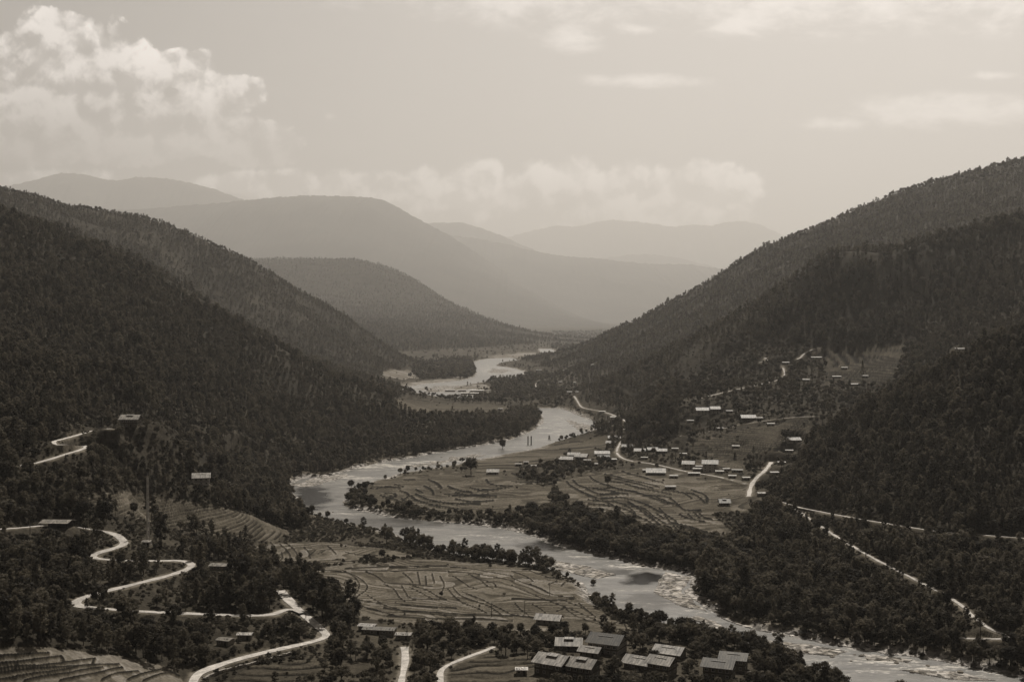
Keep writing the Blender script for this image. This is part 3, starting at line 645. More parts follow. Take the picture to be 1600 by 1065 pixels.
 (895, 614, 26, 8, 1, 0, 0.34, 0.36, 'shed', 'long grey roof at the bend of the far road'),
]
sites = hit([(h[0], h[1]) for h in HOUSES])
def flatten(x, y, r, z, blend=5.0):
    i0, i1 = np.searchsorted(DR, (y - r - blend, y + r + blend)); j0, j1 = np.searchsorted(AC, ((x - r - blend) / y - .01, (x + r + blend) / y + .01))
    sub = np.s_[i0:i1, j0:j1]; dd = np.hypot(XG[sub] - x, DG[sub] - y); t = sst(r, r + blend, dd)
    Zg[sub] = z * (1 - t) + Zg[sub] * t
    ALB[sub] = np.where(dd < r + 2, ALB[sub] * .4 + .6 * .085, ALB[sub])
HD = []
for h, (x, y, z) in zip(HOUSES, sites):
    z = max(z, 1.2); y2 = y + h[3] * .5 * (1.35 if y < 1250 else 1.15)
    flatten(x, y2, max(h[2], h[3]) * .42, z, 12.0); HD.append((x, y2, z, max(h[2], h[3]) * .6 + 1.5))

# ------------------------------------------------------------------ ground sheet and water
gm, t, b = mat('ground')
at = t.node('ShaderNodeAttribute', attribute_name='albedo').outputs['Fac']
gc = t.node('ShaderNodeTexCoord').outputs['Object']
g1 = t.noise(gc, .45, 5, .65); g2 = t.noise(gc, .05, 4, .6)
stn = t.node('ShaderNodeAttribute', attribute_name='stones').outputs['Fac']
v1_ = t.node('ShaderNodeTexVoronoi', feature='F1'); t.put(v1_.inputs['Vector'], gc); v1_.inputs['Scale'].default_value = .42
spk = t.m('MULTIPLY', t.ramp(t.sep(v1_.outputs['Color'])[0], .1, .9, .35, 1.5), t.ramp(t.noise(gc, .16, 5, .7), .3, .7, .6, 1.4))
v = t.m('MULTIPLY', at, t.m('MULTIPLY', t.ramp(g1, .28, .72, .66, 1.34), t.ramp(g2, .3, .7, .85, 1.15)))
v = t.m('MULTIPLY', v, t.mixf(stn, 1.0, spk))
lf = t.ramp(at, .05, .3); cc = t.comb(v, t.m('MULTIPLY', v, t.mixf(lf, .85, .925)), t.m('MULTIPLY', v, t.mixf(lf, .63, .84)))
t.put(b.inputs['Base Color'], cc); b.inputs['Roughness'].default_value = .95; b.inputs['Specular IOR Level'].default_value = .05
bp = t.node('ShaderNodeBump'); bp.inputs['Strength'].default_value = .5; bp.inputs['Distance'].default_value = 1.0
t.put(bp.inputs['Height'], t.m('ADD', t.noise(gc, .9, 5, .7), t.m('MULTIPLY', t.noise(gc, .02, 8, .65), 8.0))); t.l.new(bp.outputs[0], b.inputs['Normal'])
me = grid_mesh('ground', np.stack([XG, DG, Zg], -1).reshape(-1, 3), NR_, NCOL, gm)
me.attributes.new('albedo', 'FLOAT', 'POINT').data.foreach_set('value', np.clip(ALB, .008, .6).astype(np.float32).ravel())
me.attributes.new('stones', 'FLOAT', 'POINT').data.foreach_set('value', np.clip(np.maximum(stone, bar), 0, 1).astype(np.float32).ravel())
tag(link('ground', me), kind='structure')

wet = RIVD < 14
quad = (wet[:-1, :-1] | wet[1:, :-1] | wet[:-1, 1:] | wet[1:, 1:])
idx = -np.ones(Zg.shape, np.int64); use = np.zeros(Zg.shape, bool)
use[:-1, :-1] |= quad; use[1:, :-1] |= quad; use[:-1, 1:] |= quad; use[1:, 1:] |= quad
idx[use] = np.arange(use.sum())
qs = np.stack([idx[:-1, :-1], idx[:-1, 1:], idx[1:, 1:], idx[1:, :-1]], -1)[quad]
WX, WY = XG[use], DG[use]; WU, WV = w2p(WX, WY, np.zeros_like(WX))
POOLS = [(486, 777, 40, 19, 1.0), (600, 815, 120, 9, .55), (870, 852, 90, 8, .9), (1005, 903, 36, 12, 1.0), (1010, 940, 60, 16, .35), (960, 893, 40, 6, .5),
         (800, 706, 60, 5, .3), (720, 735, 50, 4, .35)]
RAPID = [(600, 727, 70, 6, .9), (640, 722, 60, 4, .7), (560, 748, 50, 8, .8), (700, 722, 70, 4, .6), (985, 884, 50, 8, .9), (930, 870, 60, 5, .6), (1050, 900, 40, 9, .7), (860, 668, 40, 12, .5),
         (1380, 1035, 260, 26, .62), (1090, 950, 50, 20, .5), (770, 838, 90, 8, .5), (880, 660, 60, 10, .5), (690, 607, 60, 6, .5), (780, 578, 50, 10, .6), (530, 800, 60, 5, .3)]
nw = fbm(WX, WY, 12, 3, 301) - .5
pool = np.zeros(WX.size); rap = np.zeros(WX.size)
for L_, tgt in ((POOLS, pool), (RAPID, rap)):
    for u, v, ru, rv, s in L_:
        r = np.hypot((WU - u) / ru, (WV - v) / rv) + nw * 1.1
        np.maximum(tgt, s * (1 - sst(.45, 1.15, r)), out=tgt)
wm_, t, b = mat('water')
pa = t.node('ShaderNodeAttribute', attribute_name='pool').outputs['Fac']; ra = t.node('ShaderNodeAttribute', attribute_name='rapid').outputs['Fac']
gc = t.node('ShaderNodeTexCoord').outputs['Object']
sk = t.vm('MULTIPLY', gc, (.35, 1.0, 1.0))
rip = t.noise(sk, .55, 6, .72, .4); rip2 = t.noise(sk, .09, 4, .6, .6)
fo = t.m('ADD', t.m('ADD', t.m('MULTIPLY', rip, .7), t.m('MULTIPLY', rip2, .55)), t.m('MULTIPLY', ra, .13))
foam = t.ramp(fo, .725, .82)
foam = t.m('MULTIPLY', foam, t.m('SUBTRACT', 1.0, pa, clamp=True))
alb = t.mixf(foam, t.mixf(pa, t.ramp(t.m('ADD', t.m('MULTIPLY', rip2, .6), t.m('MULTIPLY', rip, .4)), .35, .65, .075, .20), .016), .72)
t.put(b.inputs['Base Color'], t.tint(t.m('MULTIPLY', alb, .85), (1, .92, .80)))
t.put(b.inputs['Roughness'], t.mixf(pa, .38, .25)); t.put(b.inputs['Specular IOR Level'], t.mixf(pa, .55, .06)); b.inputs['IOR'].default_value = 1.33
bp = t.node('ShaderNodeBump'); bp.inputs['Distance'].default_value = .5
t.put(bp.inputs['Strength'], t.mixf(pa, .9, .10)); t.put(bp.inputs['Height'], t.m('ADD', rip, t.m('MULTIPLY', rip2, 1.5))); t.l.new(bp.outputs[0], b.inputs['Normal'])
me = raw_mesh('river', np.stack([WX, WY, 0 * WX], -1), qs, wm_)
me.attributes.new('pool', 'FLOAT', 'POINT').data.foreach_set('value', pool.astype(np.float32))
me.attributes.new('rapid', 'FLOAT', 'POINT').data.foreach_set('value', rap.astype(np.float32))
tag(link('river_water', me), kind='structure')

rm = simple('road_dust', .46, .9, .4, .25)
for nm, wd_, q in roads:
    tg = np.gradient(q[:, :2], axis=0); tg /= np.linalg.norm(tg, axis=1)[:, None] + 1e-9; nr = np.stack([-tg[:, 1], tg[:, 0]], 1)
    ln = len(q); jit = 1 + .25 * (vnoise(np.arange(ln) * .37, np.zeros(ln), 5) - .5) * 2
    offs = (-.5, -.2, .2, .5); V = []
    for i in range(ln):
        for k, o in enumerate(offs):
            V.append((q[i, 0] + nr[i, 0] * o * wd_ * jit[i], q[i, 1] + nr[i, 1] * o * wd_ * jit[i], q[i, 2] + (.10 if k in (0, 3) else .16)))
    me = grid_mesh(nm, np.array(V), ln, 4, rm); tag(link(nm, me), kind='structure')

# ------------------------------------------------------------------ far mountains, each a body of its own with real distance and height
hm, t, b = mat('mountain_wood')
gc = t.node('ShaderNodeTexCoord').outputs['Object']
n = t.m('ADD', t.m('MULTIPLY', t.noise(gc, .0012, 6, .6), .6), t.m('MULTIPLY', t.noise(gc, .012, 6, .7), .4))
t.put(b.inputs['Base Color'], t.tint(t.ramp(n, .35, .65, .028, .062), SEP)); b.inputs['Roughness'].default_value = 1.0
bp = t.node('ShaderNodeBump'); bp.inputs['Strength'].default_value = 1.0; bp.inputs['Distance'].default_value = 30.0
t.put(bp.inputs['Height'], t.noise(gc, .02, 8, .75)); t.l.new(bp.outputs[0], b.inputs['Normal'])
def mountain(s, D, W, seed, drift=0.0):
    pts = P(s); us = [p[0] for p in pts]; vs_ = [p[1] for p in pts]
    uu = np.arange(us[0], us[-1], 2.0); vv = np.interp(uu, us, vs_)
    k = np.ones(7) / 7; vv = np.convolve(np.pad(vv, 3, mode='edge'), k, 'valid')
    Dv = np.interp(uu, us, [D + drift * i / (len(us) - 1) for i in range(len(us))])
    cx, cy, cz = p2w(uu, vv, Dv); cz = np.maximum(cz, 15)
    nz = (fbm(uu * 6, uu * 0, 26, 4, seed) - .5); cz = cz * (1 + .0 * nz) + nz * D * .0016
    tt = np.concatenate([np.linspace(-.5, 0, 30), np.linspace(0, 1, 120)[1:]])
    T, CZ = np.meshgrid(tt, cz); CX = np.repeat(cx[:, None], len(tt), 1); CY = np.repeat(cy[:, None], len(tt), 1)
    Yp = CY - T * W; Xp = CX * (1 + .0 * T)
    at_ = np.abs(T); at_ = np.where(T < 0, at_ * 2, at_)
    prof = (1 - at_) ** 1.25
    env = np.sin(np.clip(at_, 0, 1) * math.pi) ** .8
    ero = (np.abs(fbm(Xp, Yp * .45, W * .28, 4, seed + 3) - .5) * -2 + .35)
    Zp = CZ * (prof + env * .42 * ero * np.clip(1 - at_, 0, 1)) - 4
    me = grid_mesh('mountain', np.stack([Xp, Yp, Zp], -1).reshape(-1, 3), len(uu), len(tt), hm)
    tag(link('mountain', me), kind='structure')
mountain("-160 330;100 329;230 326;300 320;380 313;430 308;480 305;530 306;580 308;600 313;620 323;660 345;700 366;740 392;800 432;850 463;900 494;950 522;990 540", 31000, 13000, 11)
mountain("560 420;640 380;700 366;740 372;790 381;830 391;875 399;940 404;1000 411;1080 413;1130 420;1250 430;1500 440", 38000, 12000, 12)
mountain("-260 330;-100 310;20 289;60 279;95 270;130 271;160 280;185 282;210 276;260 278;300 286;340 297;380 312;440 332;520 360;640 400", 41000, 7000, 13)
mountain("560 400;640 362;670 348;720 347;745 354;780 366;810 380;860 400;960 430", 46000, 6500, 14)
mountain("680 400;760 382;800 368;850 356;870 352;900 354;930 347;960 343;990 346;1020 349;1050 355;1080 350;1110 353;1130 348;1160 345;1185 350;1210 361;1240 375;1330 392;1600 400", 66000, 8000, 15)
mountain("820 430;900 408;940 403;980 398;1020 397;1060 402;1090 410;1140 422;1300 430", 52000, 6500, 16)

# ------------------------------------------------------------------ trees: prototypes
def leafmat(name, alb, var=.35):
    m_, t, b = mat(name)
    oi = t.node('ShaderNodeObjectInfo').outputs['Random']
    gc = t.node('ShaderNodeTexCoord').outputs['Object']
    n = t.noise(gc, 9.0, 3, .7)
    v = t.m('MULTIPLY', t.m('MULTIPLY', t.ramp(oi, 0, 1, 1 - var, 1 + var), t.ramp(n, .3, .7, .75, 1.3)), alb)
    t.put(b.inputs['Base Color'], t.tint(v, SEP)); b.inputs['Roughness'].default_value = .7; b.inputs['Specular IOR Level'].default_value = .10
    tr = t.node('ShaderNodeBsdfTranslucent'); t.put(tr.inputs['Color'], t.tint(t.m('MULTIPLY', v, 1.6), (1.0, .86, .62)))   # needles and leaves let light through
    ms = t.node('ShaderNodeMixShader'); ms.inputs[0].default_value = .40; t.l.new(b.outputs[0], ms.inputs[1]); t.l.new(tr.outputs[0], ms.inputs[2])
    t.l.new(ms.outputs[0], [n_ for n_ in t.n if n_.type == 'OUTPUT_MATERIAL'][0].inputs[0])
    return m_
M_PINE = leafmat('pine_needles', .066, .6); M_BROAD = leafmat('broad_leaves', .066, .65); M_SHRUB = leafmat('shrub_leaves', .066, .55)
M_BARK = simple('bark', .07, .95, .3, 2.0)
ICO_V = []; ICO_F = []
def _ico():
    import bmesh
    bm = bmesh.new(); bmesh.ops.create_icosphere(bm, subdivisions=1, radius=1.0)
    V = np.array([v.co[:] for v in bm.verts]); Fc = np.array([[v.index for v in f.verts] for f in bm.faces]); bm.free(); return V, Fc
ICO_V, ICO_F = _ico()
def crown_arrays(clumps, leaves, lsize, r_, core=.72, squash=.75):
    """clumps: list (x,y,z,r). returns vertex and triangle arrays of leafy clumps"""
    V, T = [], []; off = 0
    for (x, y, z, r) in clumps:
        if core > 0:
            v = ICO_V * (r * core * r_.uniform(.7, 1.15, (len(ICO_V), 1))) * (1, 1, squash) + (x, y, z)
            V.append(v); T.append(ICO_F + off); off += len(v)
        dirs = r_.normal(size=(leaves, 3)); dirs /= np.linalg.norm(dirs, axis=1)[:, None]
        rr = r * r_.uniform(.6, 1.12, (leaves, 1)); c = dirs * rr * (1, 1, squash) + (x, y, z)
        a = r_.normal(size=(leaves, 3)); a -= dirs * (a * dirs).sum(1)[:, None] * .7; a /= np.linalg.norm(a, axis=1)[:, None]
        bq = np.cross(dirs, a) + dirs * r_.uniform(-.6, .6, (leaves, 1)); s = lsize * r_.uniform(.6, 1.4, (leaves, 1))
        tri = np.stack([c - a * s, c + a * s, c + bq * s * 1.5], 1).reshape(-1, 3)
        V.append(tri); T.append(np.arange(leaves * 3).reshape(-1, 3) + off); off += leaves * 3
    return np.vstack(V), np.vstack(T)
def trunk_arrays(segs, n=6):
    V, T = [], []; off = 0
    for p, q, r0, r1 in segs:
        mb = MB(); mb.bar(p, q, r0, r1, n)
        v = np.array(mb.v); 
        for f in mb.f:
            for k in range(1, len(f) - 1): T.append((f[0] + off, f[k] + off, f[k + 1] + off))
        V.append(v); off += len(v)
    return np.vstack(V), np.array(T)
def tree_arrays(kind, seed, hi):
    r_ = np.random.default_rng(seed); cl = []; segs = []
    if kind == 'pine':
        top = r_.uniform(.93, 1.0); form = seed % 3
        lean = r_.uniform(-.03, .03, 2)
        segs.append(((0, 0, -.06), (lean[0] * .5, lean[1] * .5, .5), .017, .012)); segs.append(((lean[0] * .5, lean[1] * .5, .5), (lean[0], lean[1], top - .05), .012, .004))
        n = 15 if hi else 8
        for i in range(n):
            f = i / (n - 1); z = (.30, .42, .24)[form] + f * (top - (.30, .42, .24)[form] - .05)
            g = (z - .2) / .8
            w_ = (.17 * math.sin(math.pi * min(1, .25 + .75 * g)) ** .7 + .03, .19 * math.sin(math.pi * (.1 + .8 * f)) + .03, .20 * (1.08 - f) ** .8 + .02)[form]
            an = i * 2.4 + r_.uniform(-.5, .5); rad = w_ * r_.uniform(.35, .95) * (1 if f < .93 else .1)
            x, y = math.cos(an) * rad + lean[0] * z, math.sin(an) * rad + lean[1] * z
            cl.append((x, y, z, (.088 if hi else .115) * r_.uniform(.75, 1.2) * (1 if f < .9 else .75)))
            if hi and rad > .08: segs.append(((lean[0] * z, lean[1] * z, z - .05), (x, y, z), .006, .003))
        core, sq = .6, .8
    elif kind == 'broad':
        form = seed % 3
        segs.append(((0, 0, -.05), (.01, 0, .3), .03, .022))
        n = 17 if hi else 8; ry = (.34, .26, .40)[form]
        for i in range(n):
            f = (i + .5) / n; ph = math.acos(1 - 1.75 * f); an = i * 2.399 + r_.uniform(-.4, .4)
            rr = r_.uniform(.55, .9)
            x, y, z = math.sin(ph) * math.cos(an) * ry * rr, math.sin(ph) * math.sin(an) * ry * rr, .60 + math.cos(ph) * .32 * rr
            cl.append((x, y, z, (.15 if hi else .19) * r_.uniform(.7, 1.2)))
            if hi and i % 3 == 0: segs.append(((.01, 0, .28), (x, y, z), .014, .005))
        core, sq = .7, .85
    else:
        n = 8 if hi else 4
        segs.append(((0, 0, -.1), (0, 0, .4), .03, .02))
        for i in range(n):
            an = i * 2.4; rr = math.sqrt((i + .3) / n) * .5
            cl.append((math.cos(an) * rr, math.sin(an) * rr, .45 + .3 * r_.uniform(-.6, 1) * (1 - rr), .27 * r_.uniform(.7, 1.25)))
        core, sq = .7, .85
    L = {('pine', 1): 46, ('broad', 1): 52, ('shrub', 1): 40, ('pine', 0): 9, ('broad', 0): 10, ('shrub', 0): 9}[(kind, int(hi))]
    ls = {('pine', 1): .024, ('broad', 1): .030, ('shrub', 1): .06, ('pine', 0): .055, ('broad', 0): .06, ('shrub', 0): .11}[(kind, int(hi))]
    cv, ct = crown_arrays(cl, L, ls, r_, core, sq); tv, tt = trunk_arrays(segs, 6 if hi else 3)
    return cv, ct, tv, tt
LEAF = {'pine': M_PINE, 'broad': M_BROAD, 'shrub': M_SHRUB}
PROTO = {}; INST = {}
for ki, kind in enumerate(('pine', 'broad', 'shrub')):
    coll = bpy.data.collections.new(kind + '_kinds'); PROTO[kind] = []
    for hi in (True, False):
        for s_ in range(6 if hi else 4):
            cv, ct, tv, tt = tree_arrays(kind, s_ + 31 * ki + (3 if hi else 90), hi)
            if hi:
                a = raw_mesh(kind + '_crown', cv, ct, LEAF[kind], False); c_ = raw_mesh(kind + '_trunk', tv, tt, M_BARK, True); PROTO[kind].append((a, c_))
            j = raw_mesh(kind + '_tree', np.vstack([cv, tv]), np.vstack([ct, tt + len(cv)]), LEAF[kind], False)
            j.materials.append(M_BARK); mi = np.zeros(len(ct) + len(tt), np.int32); mi[len(ct):] = 1; j.polygons.foreach_set('material_index', mi)
            o = bpy.data.objects.new('%s_%s_%d' % (kind, 'a' if hi else 'b', s_), j); coll.objects.link(o)
    INST[kind] = coll
NHI, NLO = 6, 4

# ------------------------------------------------------------------ where trees grow
# name, outline (photo px of the ground point), keep share, (pine, broad, shrub) mix, height factor, group phrase
GROVE = 1
VEG = [
 ('t2', P("-100 1012;70 1010;185 1026;285 1048;310 1250;-100 1250"), 0, (0, 0, 0), 1, ''),
 ('mast scrub', P("130 822;200 808;300 836;430 858;445 885;385 882;345 862;292 871;180 872;192 850"), .35, (0, .2, .8), .55, 'scrub around the mast'),
 ('left clump', P("296 868;345 872;405 900;432 925;425 946;350 952;302 946;292 900"), .9, (.65, .35, 0), 1.05, 'dark clump above the lower hairpin'),
 ('hairpin scrub', P("125 870;150 855;292 872;300 900;300 952;120 942;118 932;190 914;290 893;150 876"), .85, (0, .3, .7), .55, 'scrub between the left hairpins'),
 ('t', P("600 842;608 842;608 850;600 850"), 0, (0, 0, 0), 1, ''),
 ('bank trees', P("535 772;590 786;650 799;800 806;860 808;880 822;870 850;790 827;740 819;680 815;620 809;545 798"), .9, (.0, .85, .15), .85, 'river trees below the bend terraces'),
 ('bank wood', P("820 806;900 803;1000 834;1090 842;1160 853;1185 900;1120 905;1090 905;1040 890;960 873;860 849;822 832"), 1.0, (.05, .95, .0), 1.1, 'bank wood below the wide terraces'),
 ('gravel thicket', P("636 850;650 836;700 834;750 850;800 868;872 893;850 893;760 880;700 870;650 860"), 1.0, (.35, .65, 0), .95, 'thicket by the river gravel'),
 ('meadow edge', P("440 830;520 815;650 855;640 862;520 852;395 848"), .25, (.0, .2, .8), .4, 'bushes on the near river flat'),
 ('hedge', P("450 895;560 870;690 868;760 880;680 876;560 884;470 898"), .8, (0, .35, .65), .5, 'hedge above the big terraced field'),
 ('lower bank', P("925 928;950 943;1010 962;1080 975;1150 1003;1240 1032;1300 1060;1340 1100;1180 1100;1180 1052;1080 1012;1000 1000;1010 985;965 968;930 950"), .9, (.1, .8, .1), .8, 'belt between village and river'),
 ('grove', P("800 742;870 722;960 724;1000 728;930 738;868 752;885 785;880 803;835 803;850 780"), .75, (.05, .7, .25), .8, 'grove between the two terraced fields'),
 ('village', P("540 975;600 985;760 990;880 990;1000 990;1180 1040;1200 1100;500 1100;520 1000"), .7, (.1, .65, .25), .8, 'village gardens'),
 ('road clump', P("488 938;520 935;552 962;565 985;640 996;600 1012;520 985;490 962"), .85, (.4, .6, 0), .85, 'clump beside the road junction'),
 ('cut bank', P("490 980;600 1000;620 1080;300 1090;400 1050;520 1010"), .35, (.05, .4, .55), .6, 'bank below the lower road'),
 ('clearing', P("100 652;180 635;270 640;330 670;330 720;240 740;150 720;60 735;20 728;60 700;90 680"), .8, (.3, .35, .35), .75, 'clearing around the hillside farmhouse'),
 ('left hollow', P("-80 735;150 725;330 735;400 760;330 785;200 768;120 765;100 800;-80 800"), .85, (.5, .4, .1), .9, 'woods above the left terraces'),
 ('left low', P("-80 800;110 785;150 830;150 880;118 930;120 945;-80 945"), .9, (.4, .5, .1), 1.0, 'woods left of the hairpins'),
 ('left foot', P("-80 940;120 945;450 965;500 1000;400 1015;300 1045;280 1035;190 1012;90 996;-80 996"), .95, (.15, .65, .2), .85, 'thicket under the hairpin road'),
 ('slope village', P("1060 545;1180 535;1300 530;1440 530;1400 610;1270 690;1210 790;1160 745;1060 728;960 712;995 690;1062 680"), .84, (.15, .45, .4), .8, 'houses of the right slope'),
 ('knoll', P("945 705;985 660;1040 612;1066 612;1068 690;1040 698;1000 700"), 1.0, (1, 0, 0), 1.25, 'dark wooded knoll'),
 ('right foot', P("1090 880;1150 850;1180 800;1232 780;1330 805;1640 840;1640 1050;1500 1035;1300 1000;1150 962;1080 922"), .92, (.45, .5, .05), 1.0, 'right bank woods between two roads'),
 ('left bank wood', P("430 845;330 730;400 700;480 690;700 655;760 650;850 640;850 690;740 698;640 711;545 732;520 741;480 742;455 752;452 790;485 818"), .95, (.6, .4, 0), 1.0, 'wood along the left bank of the middle river'),
 ('far bend wood', P("690 640;860 640;850 690;740 700;640 710;600 700;640 660"), .95, (.3, .7, 0), 1.0, 'wood inside the far river bend'),
 ('far flats wood', P("640 572;752 562;750 586;700 598;640 590"), .9, (.3, .7, 0), 1.4, 'island wood of the far river'),
 ('far road wood', P("760 595;900 575;905 632;840 636;790 622;770 612"), .6, (.2, .8, 0), 1.0, 'trees along the far road'),
 ('far bushes', P("625 608;700 616;790 618;790 634;640 622"), .5, (0, .8, .2), 1.0, 'hedge of the far settlement'),
]
pts = []
def scatter(d0, d1, sp):
    n_r = int((d1 - d0) / sp)
    X_, Y_ = [], []
    for i in range(n_r):
        y = d0 + (i + .5) * sp; hw = (.56 if y < 2600 else .47) * y; nx = int(2 * hw / sp)
        xs = -hw + (np.arange(nx) + .5) * sp + (sp * .5 if i % 2 else 0)
        X_.append(xs + rng.uniform(-.42, .42, nx) * sp); Y_.append(np.full(nx, y) + rng.uniform(-.42, .42, nx) * sp)
    return np.concatenate(X_), np.concatenate(Y_)
RC_U, RC_V = zip(*[(a[0], a[1]) for a in sorted(rd(ptsD.strip().splitlines()[7]))]); LC_U, LC_V = zip(*[(a[0], a[1]) for a in sorted(rd(ptsD.strip().splitlines()[3]))])
bands = [(470, 1300, 5.0, True), (1300, 2000, 6.2, False), (2000, 3000, 8.0, False), (3000, 4700, 9.5, False), (4700, 7200, 17, False), (7200, 9500, 22, False), (9500, 13000, 32, False)]
# horizon line along each bearing: what nearer ground hides
EL = (Zg - HC) / DG
HOR = np.maximum.accumulate(np.where(DG < 400, -9, EL), axis=0)
PX, PY, PZ, PK, PH, PZN, PHI = [], [], [], [], [], [], []
for d0, d1, sp, near in bands:
    x, y = scatter(d0, d1, sp); z = look(x, y); u, v = w2p(x, y, z)
    rd_d = look(x, y, ROADD); rv = look(x, y, RIVD); fld = look(x, y, FIELD)
    hor = look(x, y, HOR); topel = (z + 16 - HC) / y
    keep = (topel > hor - .004) & (rd_d > 3.0) & (rv > 4.5) & (look(x, y, bar.astype(float)) < .3)
    for hx, hy, hz, hr in HD: keep &= np.hypot(x - hx, y - (hy - hr * .45)) > hr * 1.1
    dens = np.full(x.shape, .0); mixp = np.zeros(x.shape); mixb = np.zeros(x.shape); hf = np.ones(x.shape); zone = np.full(x.shape, -1)
    flat = (z < 14)
    slope_ok = ~flat
    dens[slope_ok] = 1.0; mixp[slope_ok] = .86; mixb[slope_ok] = .12
    dens[flat] = .22; mixp[flat] = .05; mixb[flat] = .45; hf[flat] = .7
    gap = fbm(x, y, 38, 3, 500); gap2 = fbm(x, y, 160, 3, 505)
    for zi in range(len(VEG) - 1, -1, -1):
        nm, poly, ds, mx_, hh, gr = VEG[zi]
        m_ = pip(u + rng.uniform(-4, 4, u.size), v + rng.uniform(-2, 2, v.size), poly)
        if nm.startswith('far ') : m_ &= y > 1700
        elif nm == 'left bank wood': m_ &= (y > 900) & (y < 2400)
        elif nm in ('slope village', 'knoll'): m_ &= (y > 1150) & (y < 2300)
        elif nm in ('mast scrub', 'left clump', 'hairpin scrub', 'left hollow', 'left low', 'clearing', 'left foot', 'right foot'): m_ &= y < 1400
        dens[m_] = ds; mixp[m_] = mx_[0]; mixb[m_] = mx_[1]; hf[m_] = hh; zone[m_] = zi
    thick = (zone >= 0) & (dens >= .85)
    soft = np.where(thick, .9, np.where((z > 14) & (y < 1900), .62, .40))
    dens = dens * np.clip(sst(.28, .44, gap) + soft, 0, 1) * np.clip(sst(.28, .44, gap2) + soft + .1, 0, 1)
    vcr = np.interp(u, RC_U, RC_V); crest = (y > 2250) & (u > 860) & (v < vcr + 9); dens[crest] = .42; hf[crest] = 1.0; crest2 = (y > 3300) & (y < 4400) & (u < 420) & (v < np.interp(u, LC_U, LC_V) + 7); dens[crest2] = .6; hf[crest2] = .8
    dens[fld > .5] = .004
    dens = np.where((rv < 26) & (rv > 7) & (fld < .5) & (dens < .5) & (y < 2600) & (zone < 0), .5, dens)
    keep &= rng.uniform(size=x.size) < dens
    r = rng.uniform(size=x.size); kind = np.where(r < mixp, 0, np.where(r < mixp + mixb, 1, 2))
    kind = np.where(fld > .5, 1, kind)
    sz_ = .52 + .98 * fbm(x, y, 45, 3, 900); em = np.where(rng.uniform(size=x.size) < .06, 1.3, 1.0)
    kind = np.where((crest | crest2) & (rng.uniform(size=x.size) < .5), 1, kind)
    h = np.choose(kind, [rng.uniform(7.5, 16.5, x.size), rng.uniform(5, 12.5, x.size), rng.uniform(2.0, 4.8, x.size)]) * hf * sz_ * em
    h = np.where(fld > .5, h * .5, h)
    if not near and d0 >= 4700: h *= np.clip(sp / 9.0, 1, 1.45)
    for L_, a in zip((PX, PY, PZ, PK, PH, PZN, PHI), (x, y, z, kind, h, zone, np.full(x.size, near or d1 <= 2000) | crest | crest2)): L_.append(a[keep])
# undergrowth close by
x, y = scatter(470, 1150, 3.4); z = look(x, y); u, v = w2p(x, y, z)
g = fbm(x, y, 25, 3, 700)
keep = ((z + 4 - HC) / y > look(x, y, HOR) - .001) & (look(x, y, ROADD) > 1.2) & (look(x, y, RIVD) > 3) & (look(x, y, FIELD) < .3) & (rng.uniform(size=x.size) < .85 * sst(.2, .5, g)) & ~((v > 1000) & (u < 300))
for hx, hy, hz, hr in HD: keep &= np.hypot(x - hx, y - hy) > hr
PX.append(x[keep]); PY.append(y[keep]); PZ.append(z[keep]); PK.append(np.full(keep.sum(), 2)); PH.append(rng.uniform(1.2, 3.0, keep.sum())); PZN.append(np.full(keep.sum(), -2)); PHI.append(np.full(keep.sum(), True))
PX, PY, PZ, PK, PH, PZN, PHI = map(np.concatenate, (PX, PY, PZ, PK, PH, PZN, PHI))
# a road or roof that the valley shows is kept free of crowns standing right before it
MASK = np.zeros((1100, 1640), np.int32)
for nm, wd_, q in roads:
    if q[:, 1].max() > 2600: continue
    uu, vv = w2p(q[:, 0], q[:, 1], q[:, 2]); ok_ = (q[:, 2] + .8 - HC) / q[:, 1] > look(q[:, 0], q[:, 1], HOR) - .0008
    for a_, b_ in zip(uu[ok_], vv[ok_]):
        if 20 < a_ + 20 < 1635 and 0 < b_ < 1095: MASK[int(b_) - 1:int(b_) + 2, int(a_) + 18:int(a_) + 23] = 1
for h, (x, y, z, r) in zip(HOUSES, HD):
    a_, b_ = w2p(x, y, z); k_ = F / y; hw_ = int(h[2] * .5 * k_); hh_ = int((h[4] * 2.7 + 2.5) * k_)
    MASK[max(0, int(b_) - hh_):int(b_) - int(hh_ * .25), max(0, int(a_) + 20 - hw_):int(a_) + 20 + hw_] = 1
CUM = np.cumsum(MASK, axis=0)
uu, v0_ = w2p(PX, PY, PZ); _, v1_ = w2p(PX, PY, PZ + PH)
inn = (uu > -18) & (uu < 1615) & (v0_ < 1095) & (v1_ > 1)
ui = np.clip(uu.astype(int) + 20, 0, 1639); cov = np.zeros(PX.size)
half = np.clip(PH * .32 * F / PY, 1, 11).astype(int)
for o_ in (-1, 0, 1):
    c_ = np.clip(ui + o_ * half, 0, 1639); cov += CUM[np.clip(v0_.astype(int), 0, 1099), c_] - CUM[np.clip(v1_.astype(int), 0, 1099), c_]
drop_ = inn & (cov > 0) & (rng.uniform(size=PX.size) < np.where((uu < 620) & (v0_ > 790), np.where(PK == 2, .9, .985), np.where(PY > 1350, .5, np.where((uu > 1215) & (v0_ > 780), .80, .93))))
PX, PY, PZ, PK, PH, PZN, PHI = (a[~drop_] for a in (PX, PY, PZ, PK, PH, PZN, PHI))
